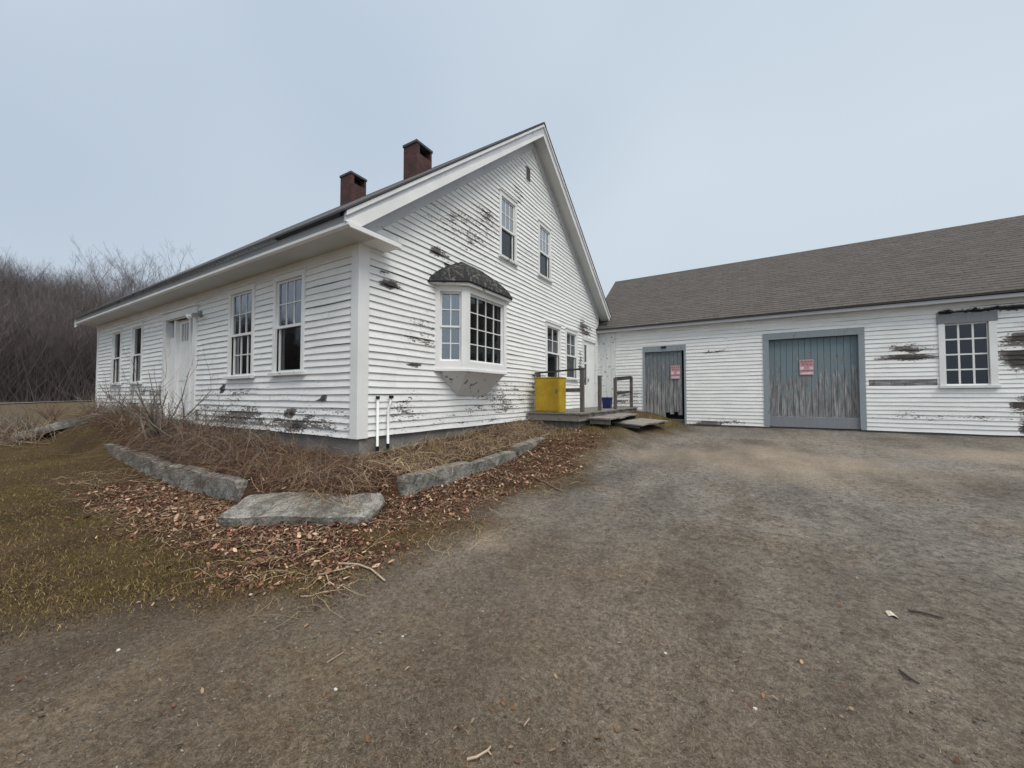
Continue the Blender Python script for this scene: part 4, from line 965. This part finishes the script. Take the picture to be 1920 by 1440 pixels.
# ------------------------------------------------------------------ shrubs and brambles
def shrub(name, base, n, ht, spread, seed, lab, mat='shrub', r=.014, lv=3):
    rnd = random.Random(seed); b = MB()
    for k in range(n):
        a = rnd.uniform(0, 2*math.pi); sp = rnd.uniform(.05, spread)
        def cane(p, d, ln, rr, l):
            pts = [p.copy()]; q = p.copy(); dd = d.copy(); ra = [rr]
            for s_ in range(4):
                dd = (dd+Vector((rnd.gauss(0, .16), rnd.gauss(0, .16), rnd.gauss(-.03, .08)))).normalized(); q = q+dd*ln/4; pts.append(q.copy()); ra.append(rr*(1-.17*(s_+1)))
            b.tube(pts, ra, 4, 0, cap=False)
            if l > 0:
                for m_ in range(rnd.randint(2, 3)):
                    i = rnd.randint(1, 4); a2 = rnd.uniform(0, 6.28); cane(pts[i], (dd+Vector((math.cos(a2), math.sin(a2), .3))*.8).normalized(), ln*rnd.uniform(.35, .65), ra[i]*.7, l-1)
        d = Vector((math.cos(a)*sp, math.sin(a)*sp, 1)).normalized()
        cane(Vector((rnd.gauss(0, .08), rnd.gauss(0, .06), 0)), d, ht*rnd.uniform(.6, 1.0), r*rnd.uniform(.7, 1.2), lv)
    o = b.build(name, M[mat]); o.location = (base[0], base[1], hz(*base)-.03); return tag(o, lab, 'shrub')
shrub('bare_shrub', (-5.3, -.62), 12, 1.55, .95, 2, 'grey bare shrub with crooked branches in front of the front door', r=.021)
shrub('bare_shrub', (-4.2, -.55), 6, 1.15, 1.2, 12, 'thin bare shrub right of the front door, long arching branches', r=.013)
shrub('bare_shrub', (-7.4, -.55), 10, 1.15, 1.0, 5, 'low bare shrub under the windows left of the front door', r=.012)
shrub('bare_shrub', (-9.3, -.75), 22, .75, .9, 6, 'dark twiggy shrub beside the tilted stone slab', r=.010)
for i, (x, y, lab) in enumerate(((-12.2, -2.6, 'brown brush clump at the left edge of the lawn'), (-14.5, -1.7, 'brush clump behind the tilted stone slab'), (-16.0, -3.9, 'farthest brush clump beyond the lawn, far left'), (-10.9, -3.2, 'nearest brush clump at the left edge of the photo'), (-17.5, -.2, 'brush clump in the field left of the house end'), (-10.6, -1.75, 'brown brush growing against the front of the tilted grey stone'), (-13.4, -3.6, 'brush clump between the lawn and the field, second from the left edge'))):
    shrub('brush_clump', (x, y), 26, .95, 1.1, 30+i, lab, 'shrub' if i % 2 else 'cane', .010)

# ------------------------------------------------------------------ scattered stuff (numpy)
def blades(name, X, Y, Z, H, W, lean, cols, lab, cat):
    n = len(X); rg = np.random.default_rng(len(X)); a = rg.uniform(0, 2*np.pi, n); l = rg.uniform(.3, 1, n)*lean*H
    wa = rg.uniform(0, np.pi, n); ox, oy = np.cos(wa)*W/2, np.sin(wa)*W/2; dx, dy = np.cos(a)*l, np.sin(a)*l
    V = np.stack([np.stack([X-ox, Y-oy, Z], 1), np.stack([X+ox, Y+oy, Z], 1), np.stack([X+dx*.5+ox*.6, Y+dy*.5+oy*.6, Z+H*.62], 1), np.stack([X+dx*.5-ox*.6, Y+dy*.5-oy*.6, Z+H*.62], 1), np.stack([X+dx*1.25, Y+dy*1.25, Z+H*.8], 1)], 1).reshape(-1, 3)
    k = np.arange(n)*5
    F = np.concatenate([np.stack([k, k+1, k+2], 1), np.stack([k, k+2, k+3], 1), np.stack([k+3, k+2, k+4], 1)])
    return tag(npmesh(name, V, F, M['tint'], np.concatenate([cols]*3)), lab, cat, kind='stuff')
def palette(n, cs, rg, lo=.7, hi=1.35):
    c = np.array(cs)[rg.integers(0, len(cs), n)]; return c*rg.uniform(lo, hi, (n, 1))
def sample_view(n, rg, az0, az1, r0, r1, power=1.0):
    """points spread over the yard, denser near where one stands"""
    az = np.radians(rg.uniform(az0, az1, n)); r = r0+(r1-r0)*rg.random(n)**power
    return CAM.x-r*np.cos(az), CAM.y+r*np.sin(az)
rg = np.random.default_rng(3)
# lawn
X, Y = sample_view(420000, rg, -14, 66, 1.5, 14, 1.5); g_ = grass_edge(X, Y); lawn, leaf, sand = zones(X, Y)
inb = ((X < CURB_X) & (Y > 0)) | ((Y > CURB_Y) & (X < .9) & (X > -11))
dens = np.clip(lawn*1.1-.05, 0, 1)*(1-.55*leaf)*(.35+.65*vnoise(X, Y, .22, 44)); k = (rg.random(len(X)) < dens) & (g_ > -.55) & ~inb & notfoot(X, Y) & (X > -13.9)
X, Y = X[k], Y[k]; n = len(X); Z = height(X, Y)-.004; big = vnoise(X, Y, .9, 7)
green = palette(n, [(.13, .108, .032), (.18, .145, .048), (.095, .08, .025)], rg); dry = palette(n, [(.21, .15, .075), (.13, .082, .045), (.29, .22, .12), (.07, .042, .024)], rg)
mixf = (rg.random(n) < np.clip(.42+1.1*(big-.35), .2, .95))[:, None]
blades('lawn_grass', X, Y, Z, rg.uniform(.012, .042, n), rg.uniform(.003, .006, n), 1.3, np.where(mixf, dry, green), 'short matted brown and green winter grass on the lawn', 'grass')
# dry stems and chaff lying on the drive
X, Y = sample_view(330000, rg, 5, 150, 1.3, 13, 1.6); g_ = grass_edge(X, Y); k = (g_ < .3) & (Y < 10.6) & (X < 16) & (rg.random(len(X)) < .25+.75*vnoise(X, Y, .6, 51)); X, Y = X[k], Y[k]; n = len(X)
blades('dry_chaff', X, Y, height(X, Y)+.001, rg.uniform(.003, .010, n), rg.uniform(.002, .004, n), 3.2, palette(n, [(.15, .118, .085), (.11, .083, .058), (.22, .178, .13), (.06, .044, .03), (.08, .066, .05)], rg), 'dry grass chaff trodden into the drive', 'chaff')
# gravel
def pebbles(name, X, Y, S, cols, lab, cat):
    n = len(X); rg_ = np.random.default_rng(n); base = np.array([(1, 0, 0), (0, 1, 0), (-1, 0, 0), (0, -1, 0), (0, 0, 1), (0, 0, -.5)], float)
    V = base[None]*S[:, None, None]*rg_.uniform(.6, 1.3, (n, 6, 1)); V[:, :, 2] *= .6; a = rg_.uniform(0, 6.28, n); c, s_ = np.cos(a)[:, None], np.sin(a)[:, None]
    x = V[:, :, 0]*c-V[:, :, 1]*s_; y = V[:, :, 0]*s_+V[:, :, 1]*c; V = np.stack([x+X[:, None], y+Y[:, None], V[:, :, 2]+(height(X, Y)+S*.15)[:, None]], 2).reshape(-1, 3)
    f = np.array([(0, 1, 4), (1, 2, 4), (2, 3, 4), (3, 0, 4), (1, 0, 5), (2, 1, 5), (3, 2, 5), (0, 3, 5)]); F = (f[None]+(np.arange(n)*6)[:, None, None]).reshape(-1, 3)
    return tag(npmesh(name, V, F, M['tint'], np.repeat(cols, 8, 0)), lab, cat, kind='stuff')
X, Y = sample_view(60000, rg, 5, 150, 1.3, 13, 1.5); k = rg.random(60000) < .15+.9*sstep(.35, .75, vnoise(X, Y, 1.3, 91)); X, Y = X[k], Y[k]; k = (grass_edge(X, Y) < .15) & (Y < 10.6) & (X < 16); X, Y = X[k], Y[k]; n = len(X)
pebbles('gravel', X, Y, .002+.009*rg.random(n)**5, palette(n, [(.17, .165, .16), (.12, .112, .105), (.24, .225, .21), (.08, .075, .072)], rg), 'fine grey gravel of the drive', 'gravel')
# fallen leaves
def leaves(name, X, Y, S, cols, lab, lift=.015, extra=0):
    n = len(X); rg_ = np.random.default_rng(n+1); a = rg_.uniform(0, 6.28, n); tx = rg_.normal(0, .5, n); ty = rg_.normal(0, .5, n); Z = height(X, Y)+rg_.random(n)*lift+.004+extra
    loc = np.array([(-1, 0, 0), (-.3, -.48, .15), (.5, -.36, .12), (1, 0, 0), (.5, .36, .12), (-.3, .48, .15)], float)
    V = loc[None]*S[:, None, None]; V[:, :, 2] *= rg_.uniform(-1, 2.2, (n, 1)); V[:, :, 2] += V[:, :, 0]*tx[:, None]+V[:, :, 1]*ty[:, None]
    c, s_ = np.cos(a)[:, None], np.sin(a)[:, None]; V = np.stack([V[:, :, 0]*c-V[:, :, 1]*s_+X[:, None], V[:, :, 0]*s_+V[:, :, 1]*c+Y[:, None], np.maximum(V[:, :, 2], -.006)+Z[:, None]], 2).reshape(-1, 3)
    k_ = (np.arange(n)*6)[:, None]; F = np.concatenate([k_+np.array([[0, 1, 2, 3]]), k_+np.array([[0, 3, 4, 5]])])
    return tag(npmesh(name, V, F, M['tint'], np.concatenate([cols, cols])), lab, 'leaves', kind='stuff')
X = rg.uniform(-9, 3.0, 330000); Y = rg.uniform(-2.8, 7.0, 330000); lawn, leaf, sand = zones(X, Y); bedm = ((X < .9) & (Y > CURB_Y)); 
k = (rg.random(len(X)) < leaf**1.2*np.where(bedm, .5, .8)*(.35+.9*vnoise(X, Y, .13, 61))) & notfoot(X, Y) & ~((X < 0) & (Y > -.03)); X, Y = X[k], Y[k]; n = len(X)
leaves('leaf_litter', X, Y, rg.uniform(.006, .019, n), palette(n, [(.19, .085, .058), (.12, .054, .040), (.25, .13, .085), (.06, .03, .024), (.38, .25, .18), (.17, .11, .07)], rg, .4, 1.5), 'red brown fallen leaves heaped around the granite stones')
X = rg.uniform(-4, 2.6, 9000); Y = rg.uniform(-2.6, 5.0, 9000); lawn, leaf, sand = zones(X, Y); k = (rg.random(9000) < leaf*.5) & ~((X < 0) & (Y > -.03)); X, Y = X[k], Y[k]; n = len(X)
leaves('large_leaves', X, Y, rg.uniform(.022, .040, n), palette(n, [(.24, .12, .08), (.34, .22, .15), (.15, .075, .05), (.42, .30, .22)], rg, .6, 1.3), 'larger curled oak and maple leaves lying on the litter', .03)
X, Y = sample_view(900, rg, -10, 140, 1.6, 9, 1.3); k = notfoot(X, Y) & (Y < 10) & (X < 15); X, Y = X[k], Y[k]; n = len(X)
leaves('stray_leaves', X, Y, rg.uniform(.008, .018, n), palette(n, [(.16, .09, .05), (.10, .06, .04), (.24, .17, .11)], rg), 'scattered dead leaves on lawn and drive')
# dead canes, brambles and straw lying in the bed
def canes(name, n, fn, lab, seed, mats, r=(.0018, .0045), ln=(.35, 1.1), cat='brambles', lift=.25):
    rnd = random.Random(seed); b = MB()
    for k in range(n):
        x, y = fn(rnd); z = hz(x, y); a = rnd.uniform(0, 6.28); L_ = rnd.uniform(*ln); h = rnd.uniform(.02, lift); pts = []
        cv = rnd.gauss(0, .5)
        for i in range(6):
            t = i/5; aa = a+cv*t; px, py = x+math.cos(aa)*L_*t, y+math.sin(aa)*L_*t
            if px < .04 and py > -.04: py = -.04-.05*rnd.random() if y < 0 else py; px = max(px, .05) if y >= 0 else px
            pts.append((px, py, z+h*math.sin(math.pi*min(1, t*1.1+.05))+rnd.gauss(0, .012)+.01))
        rr = rnd.uniform(*r); b.tube(pts, [rr*(1-.12*i) for i in range(6)], 3, rnd.randrange(len(mats)), cap=False)
    return tag(b.build(name, mats), lab, cat, kind='stuff')
M['straw'] = simple('pale straw', (.42, .33, .21), .9, .3, 4); M['straw2'] = simple('dull straw', (.29, .22, .14), .9, .3, 4)
M['cane_red'] = simple('rusty canes', (.13, .062, .045), .9, .4, 4)
canes('bramble_tangle', 2600, lambda r: (r.uniform(-9.5, .7), r.uniform(-.98, -.06)), 'tangle of reddish dead canes filling the bed under the front wall', 1, [M['cane'], M['cane'], M['cane_red'], M['straw2']], lift=.22)
canes('arching_brambles', 260, lambda r: (r.uniform(-7.0, -1.6), r.uniform(-.9, -.15)), 'taller arching bramble canes before the front wall', 9, [M['cane'], M['shrub'], M['straw2']], lift=.62, ln=(.6, 1.4), r=(.003, .006))
canes('dead_weeds', 1500, lambda r: (r.uniform(.06, .85), r.uniform(-.9, 5.0)), 'dead straw coloured weeds in the bed under the gable wall', 2, [M['straw2'], M['straw'], M['cane']], lift=.16, ln=(.2, .7), cat='weeds')
canes('fallen_twigs', 1500, lambda r: (r.uniform(-5, 2.3), r.uniform(-2.2, -1.1)) if r.random() < .55 else (r.uniform(1.0, 2.6), r.uniform(-1.0, 5.0)), 'thin twigs and straws strewn over the leaves', 3, [M['straw'], M['straw2'], M['cane']], lift=.03, ln=(.1, .45), r=(.0012, .003), cat='twigs')
canes('weed_stems', 900, lambda r: (r.uniform(-13.5, -9), r.uniform(-4.5, -1.4)), 'dead stems at the far left edge of the lawn', 4, [M['straw2'], M['shrub'], M['cane']], lift=.5, ln=(.4, 1.0), r=(.003, .007), cat='weeds')
rnd = random.Random(77); b = MB()
for k in range(620):
    x = rnd.uniform(-9.5, .3); y = rnd.uniform(-.95, -.12); z = hz(x, y); h = rnd.uniform(.15, .62)*(1.15 if x < -2.5 else .7); a = rnd.uniform(0, 6.28); l = rnd.uniform(.05, .5)*h
    pts = [(x+math.cos(a)*l*t*t, min(-.05, y+math.sin(a)*l*t*t), z+h*(t-.35*t*t*l/h)) for t in (0, .35, .7, 1)]
    b.tube(pts, [.0035, .003, .0022, .0012], 3, rnd.randrange(3), cap=False)
tag(b.build('upright_stems', [M['cane'], M['shrub'], M['straw2']]), 'thin upright dead stems along the front wall', 'weeds', kind='stuff')
# upright dry grass tufts, a few clumps one can count
def tuft(x, y, n, h, lab, seed, col=0, sp=.10):
    rg_ = np.random.default_rng(seed); X = x+rg_.normal(0, sp, n); Y = y+rg_.normal(0, sp, n)
    cs = [[(.36, .28, .17), (.27, .20, .11), (.20, .13, .075)], [(.24, .19, .075), (.16, .14, .05), (.30, .24, .12)]][col]
    o = blades('dry_grass_tuft', X, Y, height(X, Y)-.01, rg_.uniform(.5, 1, n)*h, rg_.uniform(.003, .006, n), .5, palette(n, cs, rg_), lab, 'grass tuft'); del o['kind']; o['group'] = 'dry grass tufts in the bed'
tuft(.45, 1.15, 260, .42, 'tall straw coloured tuft behind the thick granite block', 1); tuft(.55, .62, 140, .3, 'thin straw tuft left of the tall one behind the granite block', 2, 0, .07); tuft(.3, 2.6, 180, .3, 'straw tuft under the bay window', 3)
tuft(.35, 3.9, 160, .26, 'straw tuft by the wall just before the deck', 4); tuft(-.6, -.55, 220, .34, 'straw tuft in front of the house corner, left', 5, 0, .14); tuft(.2, -.75, 260, .2, 'low straw patch behind the fallen slab', 6, 0, .2)
tuft(2.35, 8.8, 700, .20, 'yellow grass knoll below the narrow barn door', 7, 1, .38); tuft(1.75, 5.2, 420, .13, 'mossy grass patch beyond the kerb stones', 8, 1, .35); tuft(1.3, 4.4, 300, .2, 'dry grass against the last kerb stone', 9, 0, .22); tuft(2.7, 9.7, 500, .22, 'dry grass at the foot of the narrow barn door', 10, 1, .3)
# single sticks and pale bits one can point to
def stick(pts, r, lab, mat='stick', forks=()):
    b = MB(); P_ = [(x, y, hz(x, y)+r+.006+dz) for x, y, dz in pts]; b.tube(P_, [r*(1-.1*i) for i in range(len(P_))], 6)
    for f in forks: b.tube([(x, y, hz(x, y)+r+.005+dz) for x, y, dz in f], r*.6, 5)
    return tag(b.build('stick', M[mat], smooth=True), lab, 'stick')
def at(px, py, z=-.85):
    vx = (px-960)/721; F_ = Vector((-math.sin(YAW), math.cos(YAW))); R_ = Vector((math.cos(YAW), math.sin(YAW))); d = (.6-z)*721/(py-742)
    q = Vector((CAM.x, CAM.y))+F_*d+R_*vx*d; return q.x, q.y
def sp(l, z=-.85, hs=None): return [(*at(x, y, z), (hs[i] if hs else 0)) for i, (x, y) in enumerate(l)]
stick(sp([(640, 1057), (675, 1059), (700, 1068), (725, 1086)]), .010, 'curved bleached stick at the edge of the leaves', forks=[sp([(675, 1059), (650, 1066), (600, 1075)])])
stick(sp([(615, 1070), (622, 1085), (640, 1096)]), .006, 'forked pale twig left of the curved bleached stick', forks=[sp([(622, 1085), (606, 1096)])])
stick(sp([(1000, 900), (1020, 908), (1048, 922)], -.78), .011, 'reddish fallen branch at the edge of the gravel', 'cane', [sp([(1020, 908), (1065, 905)], -.78)])
stick(sp([(1690, 1155), (1715, 1160), (1755, 1172)]), .007, 'thin dark stick on the right of the drive', 'stick_dark')
stick(sp([(1670, 1260), (1690, 1275), (1706, 1285)]), .006, 'short dark stick below the thin one on the drive', 'stick_dark')
stick(sp([(878, 1411), (895, 1408), (916, 1397), (921, 1390)], -.9), .006, 'small pale forked stick at the bottom of the photo', forks=[sp([(916, 1397), (922, 1405)], -.9)])
stick(sp([(982, 1355), (992, 1342)], -.9), .004, 'tiny bleached twig right of the pale forked stick')
stick(sp([(620, 1240), (650, 1222)], -.9), .004, 'small pale twig lying on the worn ground left of centre')
b = MB(); x, y = at(1664, 1168, -.87); z = hz(x, y)+.006
for k in range(4): b.quad([(x-.03+k*.014, y-.02, z+.012*math.sin(k)), (x-.016+k*.014, y-.02, z+.012*math.sin(k+1)), (x-.02+k*.016, y+.035, z+.016*math.sin(k+1.4)), (x-.034+k*.016, y+.035, z+.016*math.sin(k+.4))])
tag(b.build('curled_leaf', simple('pale curled leaf', (.50, .44, .36), .8, .15)), 'pale curled leaf on the right of the drive by a dark stick', 'leaf')
M['quartz'] = simple('dusty quartz', (.50, .48, .44), .6, .15)
def pebble(px, py, s, lab, seed, z=-.88):
    rs = random.Random(seed); x, y = at(px, py, z); b = MB(); n1, n2 = 8, 5; zz = hz(x, y)+s*.4
    rings = []
    for i in range(n2+1):
        ph = math.pi*i/n2; rings.append([(x+s*math.sin(ph)*math.cos(6.283*j/n1)*rs.uniform(.85, 1.15), y+s*.8*math.sin(ph)*math.sin(6.283*j/n1)*rs.uniform(.85, 1.15), zz+s*.6*math.cos(ph)) for j in range(n1)])
    for i in range(n2):
        for j in range(n1): b.quad([rings[i][j], rings[i][(j+1) % n1], rings[i+1][(j+1) % n1], rings[i+1][j]])
    tag(b.build('white_pebble', M['quartz'], smooth=True), lab, 'pebble')
pebble(478, 1112, .014, 'white pebble in the green grass left of the sticks', 1); pebble(759, 1186, .009, 'small white pebble on the drive left of centre', 2); pebble(637, 1278, .011, 'creamy pebble on the worn ground below the lawn', 3); pebble(237, 1207, .013, 'flat pale pebble at the lower edge of the lawn', 4)
pebble(1405, 1328, .010, 'white pebble on the drive right of centre near the bottom', 5, -.9); pebble(1242, 1222, .009, 'pale pebble in the middle of the drive', 6)
